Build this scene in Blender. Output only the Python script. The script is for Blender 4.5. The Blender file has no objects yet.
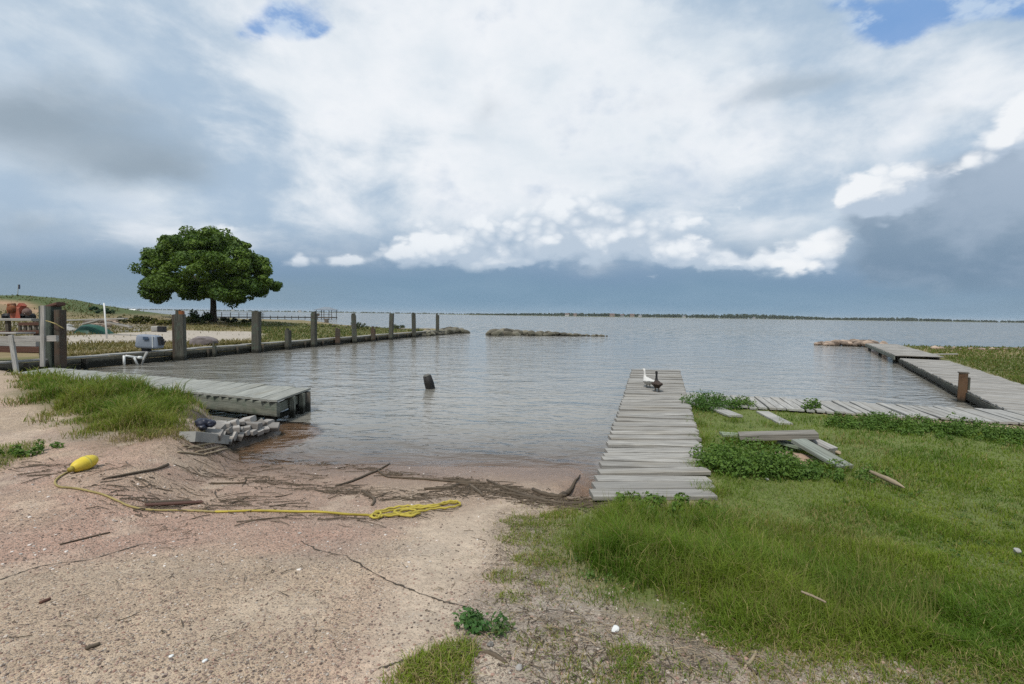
import bpy, bmesh, math, random
import numpy as np
from mathutils import Vector, Matrix
random.seed(7); RS = np.random.RandomState(11)
SC = bpy.context.scene; COL = SC.collection
# ------------------------------------------------------------------ camera
W, H, F = 1024, 684, 500.0
CZ = 2.35; CAM = np.array([0.0, 0.0, CZ])
PITCH = math.atan((342 - 314.8) / F); ROLL = math.radians(0.82)
_f = np.array([0, math.cos(PITCH), -math.sin(PITCH)])
_r0 = np.array([1.0, 0, 0]); _u0 = np.cross(_r0, _f)
_r = _r0 * math.cos(ROLL) + _u0 * math.sin(ROLL); _u = np.cross(_r, _f)
cam_d = bpy.data.cameras.new('camera'); cam = bpy.data.objects.new('camera', cam_d); COL.objects.link(cam)
M4 = Matrix.Identity(4)
for i in range(3):
    M4[i][0] = _r[i]; M4[i][1] = _u[i]; M4[i][2] = -_f[i]; M4[i][3] = CAM[i]
cam.matrix_world = M4
cam_d.sensor_width = 36; cam_d.lens = F / W * 36; cam_d.clip_start = 0.05; cam_d.clip_end = 30000
SC.camera = cam
def rays(x, y):
    x = np.asarray(x, float); y = np.asarray(y, float)
    return _f + ((x - 512) / F)[..., None] * _r - ((y - 342) / F)[..., None] * _u
def P(x, y, z):                       # point of a sight line on the level z
    d = rays(x, y); t = (z - CZ) / d[2]; return CAM + d * t
def at(x, y, Y):                      # point of a sight line at distance Y
    d = rays(x, y); return CAM + d * (Y / d[1])
# ------------------------------------------------------------------ terrain
def sdf(poly, x, y):                  # positive inside
    x = np.asarray(x, float); y = np.asarray(y, float)
    d = np.full(x.shape, 1e18); ins = np.zeros(x.shape, bool)
    n = len(poly)
    for i in range(n):
        ax, ay = poly[i]; bx, by = poly[(i + 1) % n]
        ex, ey = bx - ax, by - ay; L = ex * ex + ey * ey + 1e-12
        t = np.clip(((x - ax) * ex + (y - ay) * ey) / L, 0, 1)
        d = np.minimum(d, (x - ax - t * ex) ** 2 + (y - ay - t * ey) ** 2)
        c = ((ay > y) != (by > y))
        with np.errstate(divide='ignore', invalid='ignore'):
            xi = ax + (y - ay) * ex / (ey if ey != 0 else 1e-12)
        ins ^= c & (x < xi)
    d = np.sqrt(d); return np.where(ins, d, -d)
def sst(a, b, v):
    t = np.clip((v - a) / (b - a), 0, 1); return t * t * (3 - 2 * t)
_perm = RS.rand(512, 512)
def vnoise(x, y, s=1.0, o=0):         # smooth value noise 0..1
    x = np.asarray(x, float) * s + o * 17.3 + 9000; y = np.asarray(y, float) * s + o * 7.7 + 9000
    xi = np.floor(x).astype(int); yi = np.floor(y).astype(int); fx = x - xi; fy = y - yi
    fx = fx * fx * (3 - 2 * fx); fy = fy * fy * (3 - 2 * fy)
    g = lambda a, b: _perm[a % 512, b % 512]
    return (g(xi, yi) * (1 - fx) + g(xi + 1, yi) * fx) * (1 - fy) + (g(xi, yi + 1) * (1 - fx) + g(xi + 1, yi + 1) * fx) * fy
def fbm(x, y, s, o=0, n=4):
    v = 0; a = .5; t = 0
    for i in range(n):
        v = v + a * vnoise(x, y, s * 2 ** i, o + i); t += a; a *= .5
    return v / t
_h0 = P(212, 432, .28)[:2]; _h1 = P(256, 425, .18)[:2]
def bx(d): return -16.9 + .23 * (d - 18.4)        # the bulkhead line
LB = [(-2500, -30), (-2.2, -30), (-2.4, 1), (-3.0, 4), (-3.7, 6.3), (-4.3, 8.2), (-5.4, 10.0), (-8.6, 11.9), (-13, 14.2), (-16.3, 16.2),
      (bx(17.2) - .35, 17.2), (bx(55) - .35, 55), (-7.0, 60.5), (-10, 62), (-15, 61), (-22, 66), (-30, 76), (-62, 98), (-130, 140), (-400, 230), (-2500, 700)]
RB = [(.6, -30), (.6, 2), (.25, 3.6), (.15, 4.6), (.6, 5.3), (1.3, 5.85), (1.65, 6.6), (2.1, 8.0), (2.75, 10.0), (3.3, 11.5), (5.0, 11.7), (7.5, 10.9), (10.6, 10.0),
      (14, 8.8), (700, 9), (700, -30)]
_dd = np.array([.516, .856]); _dn = np.array([.856, -.516]); _q0 = np.array([11.56, 11.85])
_m0 = _q0 - _dd * 3 + _dn * 1.2; _m1 = _q0 + _dd * 36 + _dn * 1.2
RB2 = [(15.5, 8), tuple(_m0), tuple(_m1), (33, 42.5), (38, 41), (60, 42), (140, 40), (700, 60), (700, 8)]
_mx = [-300, -120, -61, -56, -53, -49.5, -46, -42, -36]; _mz = [4.5, 4.2, 3.7, 3.35, 2.75, 2.2, 1.7, 1.25, .9]
def Tfun(x, y):
    x = np.asarray(x, float); y = np.asarray(y, float)
    ramp = np.where(y > 2.2,  .75 - .139 * (y - 2.2), .75 + .02 * (2.2 - y))
    ramp = np.maximum(ramp, -1.0 - .0005 * np.maximum(y, 0))
    redge = .85 + (y - 6.7) * .43
    off = sst(-.22, .55, x - redge + .5 * (fbm(x, y, 1.6, 16) - .5)) * sst(5.6, 6.3, y) + sst(.1, .6, -4.3 - x) * sst(7, 8, y)
    z = ramp - .22 * np.clip(off, 0, 1)
    z = z + .015 * (fbm(x, y, .9, 3) - .5) * sst(9, 6, y)
    z = z + (.016 * (fbm(x, y, 3.2, 13, 3) - .5) + .03 * (fbm(x, y, 1.1, 14, 2) - .5)) * sst(7.4, 6.6, y) * sst(-14, -10, x)
    # left land
    d = sdf(LB, x, y)
    s = np.maximum(0, (bx(y) - x))
    back = sst(14.5, 17.5, y)
    h = (.60 + .14 * np.exp(-((x + 7.5) / 3) ** 2 - ((y - 10.2) / 1.6) ** 2)) * (1 - back) + back * (.47 + .55 * sst(2, 32, s))
    zm = np.interp(x, _mx, _mz); g = np.where(y < 62, np.exp(-((y - 62) / 11.0) ** 2), np.exp(-((y - 62) / 11.0) ** 2))
    h = h + np.maximum(0, zm - .9) * g * (.93 + .14 * fbm(x, y, .25, 5)) + .25 * (fbm(x, y, .35, 8) - .5) * sst(25, 45, y) + .05 * (fbm(x, y, .8, 8) - .5)
    wl = np.where(y > 17, .3, .9)
    bed = np.minimum(z, .0)
    zl = np.where(y > 13, bed, z) ; k = sst(0, 1, d / wl)
    z = np.where(d > 0, np.maximum(z, zl * (1 - k) + h * k), z)
    # the hump under the stone heap
    ex, ey = _h1 - _h0; tt = np.clip(((x - _h0[0]) * ex + (y - _h0[1]) * ey) / (ex * ex + ey * ey), 0, 1)
    hd = np.hypot(x - _h0[0] - tt * ex, y - _h0[1] - tt * ey); z = np.maximum(z, np.where(hd < 1.2, (.40 - .15 * tt) * sst(.50, .12, hd) - .02, -9))
    # right lawn
    d = sdf(RB, x, y); k = sst(-.05, .75, d)
    h = .45 + .22 * sst(4.8, 2.4, y) + .06 * (fbm(x, y, .6, 2) - .5) + .06 * sst(5, 9, x) * sst(5, 2, y)
    z = np.where(d > -.1, np.maximum(z, z * (1 - k) + h * k), z)
    d = sdf(RB2, x, y); k = sst(0, .7, d); h = .30 + .22 * sst(1, 8, d) + .14 * (fbm(x, y, .3, 4) - .5)
    z = np.where(d > 0, np.maximum(z, z * (1 - k) + h * k), z)
    return z
def axis(a, b, st, lo, hi, g=1.09, mx=1e9):
    v = list(np.arange(a, b + 1e-6, st)); s = st; p = b
    while p < hi: s = min(s * g, mx(p) if callable(mx) else mx); p += s; v.append(p)
    s = st; p = a; w = []
    while p > lo: s = min(s * g, mx(p) if callable(mx) else mx); p -= s; w.append(p)
    return np.array(w[::-1] + v)
def lim(p): p = abs(p); return .4 if p < 75 else 1e9
GX = axis(-5.5, 5.5, .05, -9000, 9000, 1.06, lim); GY = axis(1.4, 9.5, .05, -60, 9000, 1.05, lim)
_gx, _gy = np.meshgrid(GX, GY, indexing='ij'); GZ = Tfun(_gx, _gy)
def T(x, y):                          # bilinear look-up of the ground height
    x = np.asarray(x, float); y = np.asarray(y, float)
    i = np.clip(np.searchsorted(GX, x) - 1, 0, len(GX) - 2); j = np.clip(np.searchsorted(GY, y) - 1, 0, len(GY) - 2)
    fx = np.clip((x - GX[i]) / (GX[i + 1] - GX[i]), 0, 1); fy = np.clip((y - GY[j]) / (GY[j + 1] - GY[j]), 0, 1)
    return (GZ[i, j] * (1 - fx) + GZ[i + 1, j] * fx) * (1 - fy) + (GZ[i, j + 1] * (1 - fx) + GZ[i + 1, j + 1] * fx) * fy
def Garr(px, py):                     # sight lines -> ground points (nan if missed)
    d = rays(np.asarray(px, float), np.asarray(py, float)); n = len(d)
    hit = np.full((n, 3), np.nan); alive = np.ones(n, bool); prev = np.full(n, 1.0); pg = np.full(n, 1.0)
    Y = 1.2
    while Y < 260 and alive.any():
        Yn = Y * 1.02
        idx = np.nonzero(alive)[0]; t = Yn / d[idx, 1]; p = CAM + d[idx] * t[:, None]
        g = p[:, 2] - T(p[:, 0], p[:, 1]); h = g <= 0
        k = idx[h]; a = pg[k] / (pg[k] - g[h]); yy = Y + (Yn - Y) * a
        q = CAM + d[k] * (yy / d[k, 1])[:, None]; q[:, 2] = T(q[:, 0], q[:, 1]); hit[k] = q
        alive[k] = False; pg[idx] = g; Y = Yn
    return hit
def G(x, y): return Garr([x], [y])[0]
def GP(pts):                           # a list of sight lines -> ground outline (x, y)
    a = Garr([p[0] for p in pts], [p[1] for p in pts]); return [(q[0], q[1]) for q in a]
def V(a): return Vector((float(a[0]), float(a[1]), float(a[2])))
# ------------------------------------------------------------------ node helper
def lin(c): return tuple((v / 255 / 12.92 if v / 255 < .04045 else ((v / 255 + .055) / 1.055) ** 2.4) for v in c)
class NT:
    def __init__(s, nt): s.nt = nt; s.n = nt.nodes; s.l = nt.links
    def put(s, sock, v):
        if isinstance(v, X): s.l.new(v.s, sock)
        elif v is not None:
            if hasattr(sock, 'default_value') and not isinstance(sock.default_value, (float, int)):
                v = tuple(v); L = len(sock.default_value); v = v + (1,) * (L - len(v))
            sock.default_value = v
    def node(s, t, out=0, **kw):
        n = s.n.new(t)
        ins = kw.pop('ins', {})
        for k, v in kw.items(): setattr(n, k, v)
        for k, v in ins.items(): s.put(n.inputs[k], v)
        return X(s, n.outputs[out]) if out is not None else n
    def m(s, op, a, b=None, c=None, clamp=False):
        return s.node('ShaderNodeMath', operation=op, use_clamp=clamp, ins={k: v for k, v in ((0, a), (1, b), (2, c)) if v is not None})
    def vm(s, op, a, b=None): return s.node('ShaderNodeVectorMath', operation=op, ins={k: v for k, v in ((0, a), (1, b)) if v is not None})
    def mix(s, f, a, b, mode='MIX'):
        n = s.n.new('ShaderNodeMix'); n.data_type = 'RGBA'; n.blend_type = mode; n.clamp_factor = True
        s.put(n.inputs[0], f); s.put(n.inputs[6], a); s.put(n.inputs[7], b); return X(s, n.outputs[2])
    def ss(s, a, b, v):               # smoothstep
        n = s.n.new('ShaderNodeMapRange'); n.interpolation_type = 'SMOOTHSTEP'
        s.put(n.inputs[0], v); s.put(n.inputs[1], a); s.put(n.inputs[2], b); return X(s, n.outputs[0])
    def rng(s, v, a, b, c, d):
        n = s.n.new('ShaderNodeMapRange'); n.clamp = True
        for i, q in enumerate((v, a, b, c, d)): s.put(n.inputs[i], q)
        return X(s, n.outputs[0])
    def noise(s, vec, scale, detail=3, rough=.5, out=0, dist=0):
        return s.node('ShaderNodeTexNoise', out, ins={'Vector': vec, 'Scale': scale, 'Detail': detail, 'Roughness': rough, 'Distortion': dist})
    def vor(s, vec, scale, out=0, feature='F1'):
        return s.node('ShaderNodeTexVoronoi', out, feature=feature, ins={'Vector': vec, 'Scale': scale})
    def xyz(s, v):
        n = s.n.new('ShaderNodeSeparateXYZ'); s.put(n.inputs[0], v); return [X(s, o) for o in n.outputs]
    def comb(s, a, b, c): return s.node('ShaderNodeCombineXYZ', ins={0: a, 1: b, 2: c})
    def attr(s, name, out=1): return s.node('ShaderNodeAttribute', out, attribute_name=name)
    def pos(s): return s.node('ShaderNodeNewGeometry', 0)
    def obj(s): return s.node('ShaderNodeTexCoord', 3)
    def bump(s, h, strength=.5, dist=.01): return s.node('ShaderNodeBump', ins={'Height': h, 'Strength': strength, 'Distance': dist})
class X:
    def __init__(s, t, sock): s.t = t; s.s = sock
    def __add__(s, o): return s.t.m('ADD', s, o)
    __radd__ = __add__
    def __mul__(s, o): return s.t.m('MULTIPLY', s, o)
    __rmul__ = __mul__
    def __sub__(s, o): return s.t.m('SUBTRACT', s, o)
    def __rsub__(s, o): return s.t.m('SUBTRACT', o, s)
    def __truediv__(s, o): return s.t.m('DIVIDE', s, o)
def mat(name):
    m = bpy.data.materials.new(name); m.use_nodes = True; m.node_tree.nodes.clear()
    t = NT(m.node_tree); t.out = m.node_tree.nodes.new('ShaderNodeOutputMaterial'); return m, t
def surf(t, sh): t.l.new(sh.s, t.out.inputs[0])
def pbr(t, col, rough=.8, normal=None, spec=.3, metal=0):
    ins = {'Base Color': col, 'Roughness': rough, 'Specular IOR Level': spec, 'Metallic': metal}
    if normal is not None: ins['Normal'] = normal
    surf(t, t.node('ShaderNodeBsdfPrincipled', ins=ins))
def simple(name, c, rough=.7, var=.25, scale=8, bump=.3, spec=.3, c2=None, metal=0, each=0):
    m, t = mat(name); p = t.obj(); n = t.noise(p, scale, 5, .6); n2 = t.noise(p, scale * .23, 3)
    col = t.mix(t.ss(.35, .7, n2), c, c2 or tuple(v * (1 - var) for v in c))
    col = t.mix(1.0, col, t.mix(n, (1 - var,) * 3, (1 + var,) * 3), 'MULTIPLY')
    if each: r_ = t.node('ShaderNodeObjectInfo', 5); col = t.mix(1.0, col, t.mix(r_, (1 - each,) * 3, (1 + each,) * 3), 'MULTIPLY')
    pbr(t, col, rough, t.bump(n, bump, .01), spec, metal); return m
def wood(name, c, var=.35, dark=.35, wet=None, rust=None, moss=0):
    # weathered timber: grain runs along each board (attribute lc: along, across, board number)
    m, t = mat(name); lc = t.attr('lc'); a, b, k = t.xyz(lc)
    g = t.comb(a * 1.3, b * 26.0, k * 7.31); n = t.noise(g, 1.6, 6, .65); n2 = t.noise(t.comb(a * .9, b * 4.0, k * 3.7), 1.0, 4)
    kn = t.node('ShaderNodeTexWhiteNoise', 0, noise_dimensions='1D', ins={'W': k})
    col = t.mix(t.ss(.25, .75, n), tuple(v * dark for v in c), tuple(v * 1.12 for v in c))
    col = t.mix(t.rng(kn, 0, 1, 0, var), col, tuple(v * .45 for v in c))
    col = t.mix(t.ss(.45, .8, n2) * .55, col, (c[0] * .55, c[1] * .50, c[2] * .42))
    z = t.xyz(t.pos())[2]
    if moss: col = t.mix(t.ss(.5, .72, t.noise(t.pos(), 5, 4)) * moss, col, (.075, .11, .075))
    if rust: col = t.mix(t.ss(.42, .6, t.noise(t.pos(), 2.3, 3)) * .8, col, rust)
    if wet is not None: col = t.mix(t.ss(wet + .12, wet - .05, z + t.noise(t.pos(), 6, 3) * .16 - .08), col, (.018, .018, .013))
    pbr(t, col, .82, t.bump(n, .55, .006), .25); return m
# ------------------------------------------------------------------ mesh helper
def mesh_arr(name, v, loops, starts, attrs=(), m=None, parent=None, smooth=False):
    me = bpy.data.meshes.new(name); me.vertices.add(len(v)); me.vertices.foreach_set('co', np.asarray(v, np.float32).ravel())
    me.loops.add(len(loops)); me.loops.foreach_set('vertex_index', np.asarray(loops, np.int32))
    me.polygons.add(len(starts)); me.polygons.foreach_set('loop_start', np.asarray(starts, np.int32))
    me.polygons.foreach_set('use_smooth', np.full(len(starts), bool(smooth)))
    for nm, arr in attrs:
        ty = {1: 'FLOAT', 3: 'FLOAT_VECTOR', 4: 'FLOAT_COLOR'}[1 if arr.ndim == 1 else arr.shape[1]]
        at_ = me.attributes.new(nm, ty, 'POINT')
        at_.data.foreach_set({'FLOAT': 'value', 'FLOAT_VECTOR': 'vector', 'FLOAT_COLOR': 'color'}[ty], np.asarray(arr, np.float32).ravel())
    me.update(calc_edges=True); me.validate()
    if m: me.materials.append(m)
    o = bpy.data.objects.new(name, me); COL.objects.link(o)
    if parent is not None: o.parent = parent
    return o
_ico = {}
def ico(sub):
    if sub not in _ico:
        bm = bmesh.new(); bmesh.ops.create_icosphere(bm, subdivisions=sub, radius=1)
        _ico[sub] = (np.array([v.co[:] for v in bm.verts]), [[v.index for v in f.verts] for f in bm.faces]); bm.free()
    return _ico[sub]
class MB:
    def __init__(s): s.round = False; s.v = []; s.f = []; s.lc = []; s.k = random.random() * 50
    def add(s, v, f, lc=None):
        o = len(s.v); s.v += [tuple(map(float, q)) for q in v]; s.f += [[i + o for i in q] for q in f]
        s.lc += lc if lc is not None else [tuple(q) for q in v]
    def beam(s, p0, p1, w, h, up=(0, 0, 1), ch=.006, jit=0.0, k=None):
        # a sawn timber from p0 to p1 (centre line), edges eased
        p0 = V(p0); p1 = V(p1); d = p1 - p0; L = d.length; d.normalize(); u = Vector(up); sd = d.cross(u)
        if sd.length < 1e-4: sd = d.cross(Vector((0, 1, 0)))
        sd.normalize(); u = sd.cross(d).normalized(); a, b, c = w / 2, h / 2, min(ch, w * .3, h * .3)
        prof = [(-a + c, -b), (a - c, -b), (a, -b + c), (a, b - c), (a - c, b), (-a + c, b), (-a, b - c), (-a, -b + c)]
        k = random.random() * 97 if k is None else k; v = []; lc = []
        for e, p in ((0, p0), (1, p1)):
            jx = (random.random() - .5) * jit; jz = (random.random() - .5) * jit; jl = (random.random() - .5) * jit * 2
            for (x, z) in prof:
                v.append(p + sd * (x + jx) + u * (z + jz) + d * jl); lc.append((e * L, x + z * 1.7, k))
        f = [[i, (i + 1) % 8, 8 + (i + 1) % 8, 8 + i] for i in range(8)] + [list(range(7, -1, -1)), list(range(8, 16))]
        s.add(v, f, lc); return s
    def tube(s, pts, rad, n=8, cap=True, k=None, noise=0.0):
        pts = [V(p) for p in pts]; rad = rad if hasattr(rad, '__len__') else [rad] * len(pts)
        k = random.random() * 97 if k is None else k; v = []; lc = []; L = 0
        s.round = s.round or n > 6
        ref = Vector((0, 0, 1)) if abs((pts[-1] - pts[0]).normalized().z) < .8 else Vector((1, 0, 0))
        for i, p in enumerate(pts):
            d = (pts[min(i + 1, len(pts) - 1)] - pts[max(i - 1, 0)]).normalized()
            a = d.cross(ref).normalized(); b = a.cross(d)
            if i: L += (p - pts[i - 1]).length
            for j in range(n):
                t = 2 * math.pi * j / n; q = 1 + (random.random() - .5) * noise
                v.append(p + (a * math.cos(t) + b * math.sin(t)) * rad[i] * q); lc.append((L, t * rad[i] * .8 + .1, k))
        f = []
        for i in range(len(pts) - 1):
            for j in range(n): f.append([i * n + j, i * n + (j + 1) % n, (i + 1) * n + (j + 1) % n, (i + 1) * n + j])
        if cap: f += [list(range(n - 1, -1, -1)), list(range((len(pts) - 1) * n, len(pts) * n))]
        s.add(v, f, lc); return s
    def rock(s, c, r, sq=(1, 1, .7), rz=0, rough=.35, sub=2, seed=None):
        rs = np.random.RandomState(random.randrange(1 << 30) if seed is None else seed)
        v, f = ico(sub); v = v.copy()
        for _ in range(7):                         # knock flats off the ball
            n = rs.randn(3); n /= np.linalg.norm(n); d = v @ n; lim_ = .55 + .35 * rs.rand()
            v = v - np.outer(np.maximum(0, d - lim_), n) * .9
        v = v * (1 + rough * .25 * (rs.rand(len(v), 1) - .5)) * r * np.array(sq)
        ca, sa = math.cos(rz), math.sin(rz); v = np.c_[v[:, 0] * ca - v[:, 1] * sa, v[:, 0] * sa + v[:, 1] * ca, v[:, 2]]
        s.add(v + np.array(c), f); return s
    def grid(s, rows, k=0):                         # a sheet from rows of points
        n = len(rows[0]); v = [p for r in rows for p in r]
        s.add(v, [[i * n + j, i * n + j + 1, (i + 1) * n + j + 1, (i + 1) * n + j] for i in range(len(rows) - 1) for j in range(n - 1)]); return s
    def build(s, name, m, parent=None, smooth=None, rel=None):
        smooth = s.round if smooth is None else smooth
        v = np.array(s.v)
        if rel is not None: v = v - np.array(rel)
        starts = np.cumsum([0] + [len(q) for q in s.f])[:-1]
        o = mesh_arr(name, v, [i for q in s.f for i in q], starts, [('lc', np.array(s.lc, float))], m, parent, smooth)
        if rel is not None and parent is None: o.location = V(rel)
        return o
def tag(o, label, cat, group=None, kind=None):
    o['label'] = label
    if cat: o['category'] = cat
    if group: o['group'] = group
    if kind: o['kind'] = kind
    return o
def setting(o, kind='structure'): o['kind'] = kind; return o
def thing(name, loc, label, cat, group=None, rz=0):
    o = bpy.data.objects.new(name, None); COL.objects.link(o); o.location = V(loc); o.rotation_euler = (0, 0, rz); o.empty_display_size = .2
    return tag(o, label, cat, group)
def base(pts):
    a = np.array([list(map(float, p)) for p in pts]); return (a[:, 0].mean(), a[:, 1].mean(), a[:, 2].min())
def blades(name, xy, h, w, lean, col, m, z=None, curve=.6, parent=None):
    n = len(xy); z = T(xy[:, 0], xy[:, 1]) - .008 if z is None else z
    yaw = RS.rand(n) * 6.283; ld = RS.rand(n) * 6.283
    wv = np.c_[np.cos(yaw), np.sin(yaw), np.zeros(n)] * (w / 2)[:, None]
    lv = np.c_[np.cos(ld), np.sin(ld), np.zeros(n)] * (lean * h)[:, None]
    b = np.c_[xy, z]; up = np.array([0, 0, 1.0])
    mid = b + up * (h * .55)[:, None] + lv * .3; tip = b + up * (h * (1 - .35 * np.minimum(lean, 1.2)))[:, None] + lv
    v = np.stack([b - wv, b + wv, mid - wv * .75, mid + wv * .75, tip], 1).reshape(-1, 3)
    o = np.arange(n)[:, None] * 5
    loops = (o + np.array([[0, 1, 3, 2, 2, 3, 4]])).ravel(); starts = (np.arange(n)[:, None] * 7 + np.array([[0, 4]])).ravel()
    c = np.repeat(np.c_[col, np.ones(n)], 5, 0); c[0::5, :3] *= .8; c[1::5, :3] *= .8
    return mesh_arr(name, v, loops, starts, [('col', c)], m, parent)
def leaves(cent, rad, n, size, tilt=1.0, squash=.75, col=((.05, .09, .02), (.09, .15, .035)), asp=.55, shell=.5):
    # leaf-sized faces round clump centres -> arrays
    cent = np.asarray(cent, float); k = len(cent); rad = np.broadcast_to(rad, (k,)); N = k * n
    d = RS.randn(N, 3); d /= np.linalg.norm(d, axis=1)[:, None]; rr = shell + (1 - shell) * RS.rand(N) ** .6
    c = np.repeat(cent, n, 0) + d * (rr * np.repeat(rad, n))[:, None] * np.array([1, 1, squash])
    nrm = d * .6 + RS.randn(N, 3) * .5 * tilt + np.array([0, 0, .5]); nrm /= np.linalg.norm(nrm, axis=1)[:, None]
    a = np.cross(nrm, RS.randn(N, 3)); a /= np.linalg.norm(a, axis=1)[:, None]; b = np.cross(nrm, a)
    s = size * (.6 + .8 * RS.rand(N)); a = a * s[:, None]; b = b * (s * asp)[:, None]
    v = np.stack([c - a, c + b - a * .1, c + a, c - b - a * .1], 1).reshape(-1, 3)
    f = np.repeat(RS.rand(k), n) * .6 + RS.rand(N) * .4
    cc = np.array(col[0]) * (1 - f[:, None]) + np.array(col[1]) * f[:, None]
    return v, np.repeat(np.c_[cc, np.ones(N)], 4, 0)
def leaf_mesh(name, v, c, m, parent=None):
    n = len(v) // 4; return mesh_arr(name, v, np.arange(n * 4), np.arange(n) * 4, [('col', c)], m, parent)
def leaf_mat(name, tr=.35, gain=1.0, rough=.6):
    m, t = mat(name); c = t.attr('col', 0)
    c = t.mix(1.0, c, t.mix(t.noise(t.pos(), .9, 3), (.8 * gain,) * 3, (1.2 * gain,) * 3), 'MULTIPLY')
    p = t.node('ShaderNodeBsdfPrincipled', ins={'Base Color': c, 'Roughness': rough, 'Specular IOR Level': .25})
    q = t.node('ShaderNodeBsdfTranslucent', ins={'Color': t.mix(1.0, c, (1.0, 1.1, .5), 'MULTIPLY')})
    surf(t, t.node('ShaderNodeMixShader', ins={0: tr, 1: p, 2: q})); return m
# ------------------------------------------------------------------ sky and light
SUN_EL, SUN_AZ = math.radians(58), math.radians(205)      # high, behind the camera to the left (bearing from +Y, clockwise)
world = bpy.data.worlds.new('World'); SC.world = world; world.use_nodes = True; world.node_tree.nodes.clear()
t = NT(world.node_tree)
sky = t.node('ShaderNodeTexSky', 0, sky_type='NISHITA', sun_disc=False, sun_elevation=SUN_EL, sun_rotation=SUN_AZ, air_density=1.0, dust_density=1.2, ozone_density=1.5)
SKY_S = 0.1
def sc_(r, g, b, k=1.0): return tuple(v / SKY_S * k for v in lin((r, g, b)))
dirv = t.node('ShaderNodeTexCoord', 0)
dx, dy, dz = t.xyz(dirv)
q = t.vm('MULTIPLY', dirv, (1, 1, 1.9))
wA = t.noise(q, 2.6, 2, .5, 1); wB = t.noise(q, 9, 5, .6, 1)
ax, ay, az_ = t.xyz(wA); bx_, by_, bz_ = t.xyz(wB)
yy = t.m('MAXIMUM', dy, .04); front = t.ss(.05, .3, dy)
U0 = dx / yy * 500; V0 = dz / yy * 500                     # bearing and height, as slopes
def warp(k1, k2): return U0 + (ax - .5) * k1 + (bx_ - .5) * k2, V0 + (ay - .5) * k1 * .7 + (by_ - .5) * k2 * .7
def blob(u, v, px, py, rx, ry, rot=0):
    w_ = t.node('ShaderNodeMapping', 0, vector_type='TEXTURE', ins={0: UV(u, v), 1: (px - 512, 314.8 + .0144 * (px - 512) - py, 0), 3: (rx * 1.9, ry * 1.9, 1e6)})
    return t.node('ShaderNodeTexGradient', 1, gradient_type='QUADRATIC_SPHERE', ins={0: w_})
_uv = {}
def UV(u, v):
    if id(u) not in _uv: _uv[id(u)] = (u, v, t.comb(u, v, 0.0))
    return _uv[id(u)][2]
def blobs(u, v, L):
    s_ = None
    for e in L:
        g0 = blob(u, v, *e[:4]); k_ = e[4] if len(e) > 4 else 1.0
        s_ = g0 * k_ if s_ is None else t.m('MULTIPLY_ADD', g0, k_, s_)
    return s_
uS, vS = warp(150, 50)                                      # soft forms
n_f = t.noise(t.vm('MULTIPLY', dirv, (1, 1, 1.6)), 5.5, 6, .58)
zz = t.m('MAXIMUM', dz, 0.0) + .20                          # the cloud deck overhead, seen in perspective
pl = t.comb(dx / zz, dy / zz, 0.0)
n_d = t.noise(t.vm('ADD', pl, t.vm('MULTIPLY', wA, (.5, .5, 0))), 1.15, 7, .56, dist=.5)
n_e = t.noise(t.vm('ADD', pl, (7.3, 2.1, 0)), .62, 4, .5)
pv = t.vm('MULTIPLY', dirv, (1, 1, 1.25))
puff = t.m('SUBTRACT', 1.0, t.node('ShaderNodeTexVoronoi', 0, feature='F1', ins={'Vector': t.vm('ADD', pv, t.vm('MULTIPLY', wB, (.08, .08, .08))), 'Scale': 15}))
puff2 = t.m('SUBTRACT', 1.0, t.node('ShaderNodeTexVoronoi', 0, feature='F1', ins={'Vector': t.vm('ADD', pv, t.vm('MULTIPLY', wB, (.05, .05, .05))), 'Scale': 40}))
WHT = t.mix(t.ss(.36, .64, n_f * .6 + n_d * .4), sc_(222, 231, 239), sc_(243, 246, 250)); LIL = t.mix(t.ss(.38, .64, n_f * .7 + n_d * .3), sc_(172, 193, 214), sc_(208, 220, 231))
# clear air and thin cloud from horizon to zenith
hgt = t.m('MAXIMUM', V0, 0)
col = t.mix(t.ss(0, 40, hgt), sc_(124, 153, 177), sc_(122, 150, 178))
col = t.mix(t.ss(30, 100, hgt), col, LIL)
col = t.mix(t.ss(.2, .05, dy), col, t.mix(t.ss(.05, .6, dz), sc_(150, 170, 190), LIL))
# billowing white deck
veil = blobs(uS, vS, [(430, 60, 200, 110, 1.05), (500, 120, 120, 90, .4), (610, 110, 150, 110, 1.0), (520, 195, 170, 70, 1.0), (740, 40, 160, 60, .9), (940, 75, 130, 46, .9), (950, 115, 90, 34, .9), (880, 150, 60, 30, .8), (330, 130, 110, 80, .75), (120, 20, 160, 30, .6), (720, 165, 110, 60, .55), (200, 235, 120, 30, .45), (250, 90, 90, 60, .5), (560, 20, 300, 60, .5)])
amt = t.m('MULTIPLY_ADD', front * veil, .42, -.21) + t.ss(.3, .05, dy) * .05 + (n_d - .5) * 1.15 + (n_f - .5) * .55 + (n_e - .5) * .25 + (puff - .6) * .10
vm_ = t.ss(-.16, .26, amt) * t.ss(34, 92, hgt + (by_ - .5) * 40)
col = t.mix(vm_, col, WHT)
# soft shaded hollows inside the white
col = t.mix(t.ss(.50, .68, n_f * .65 + n_e * .35 + (puff2 - .6) * .05) * t.ss(50, 110, hgt) * .9, col, sc_(194, 209, 226))
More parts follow.
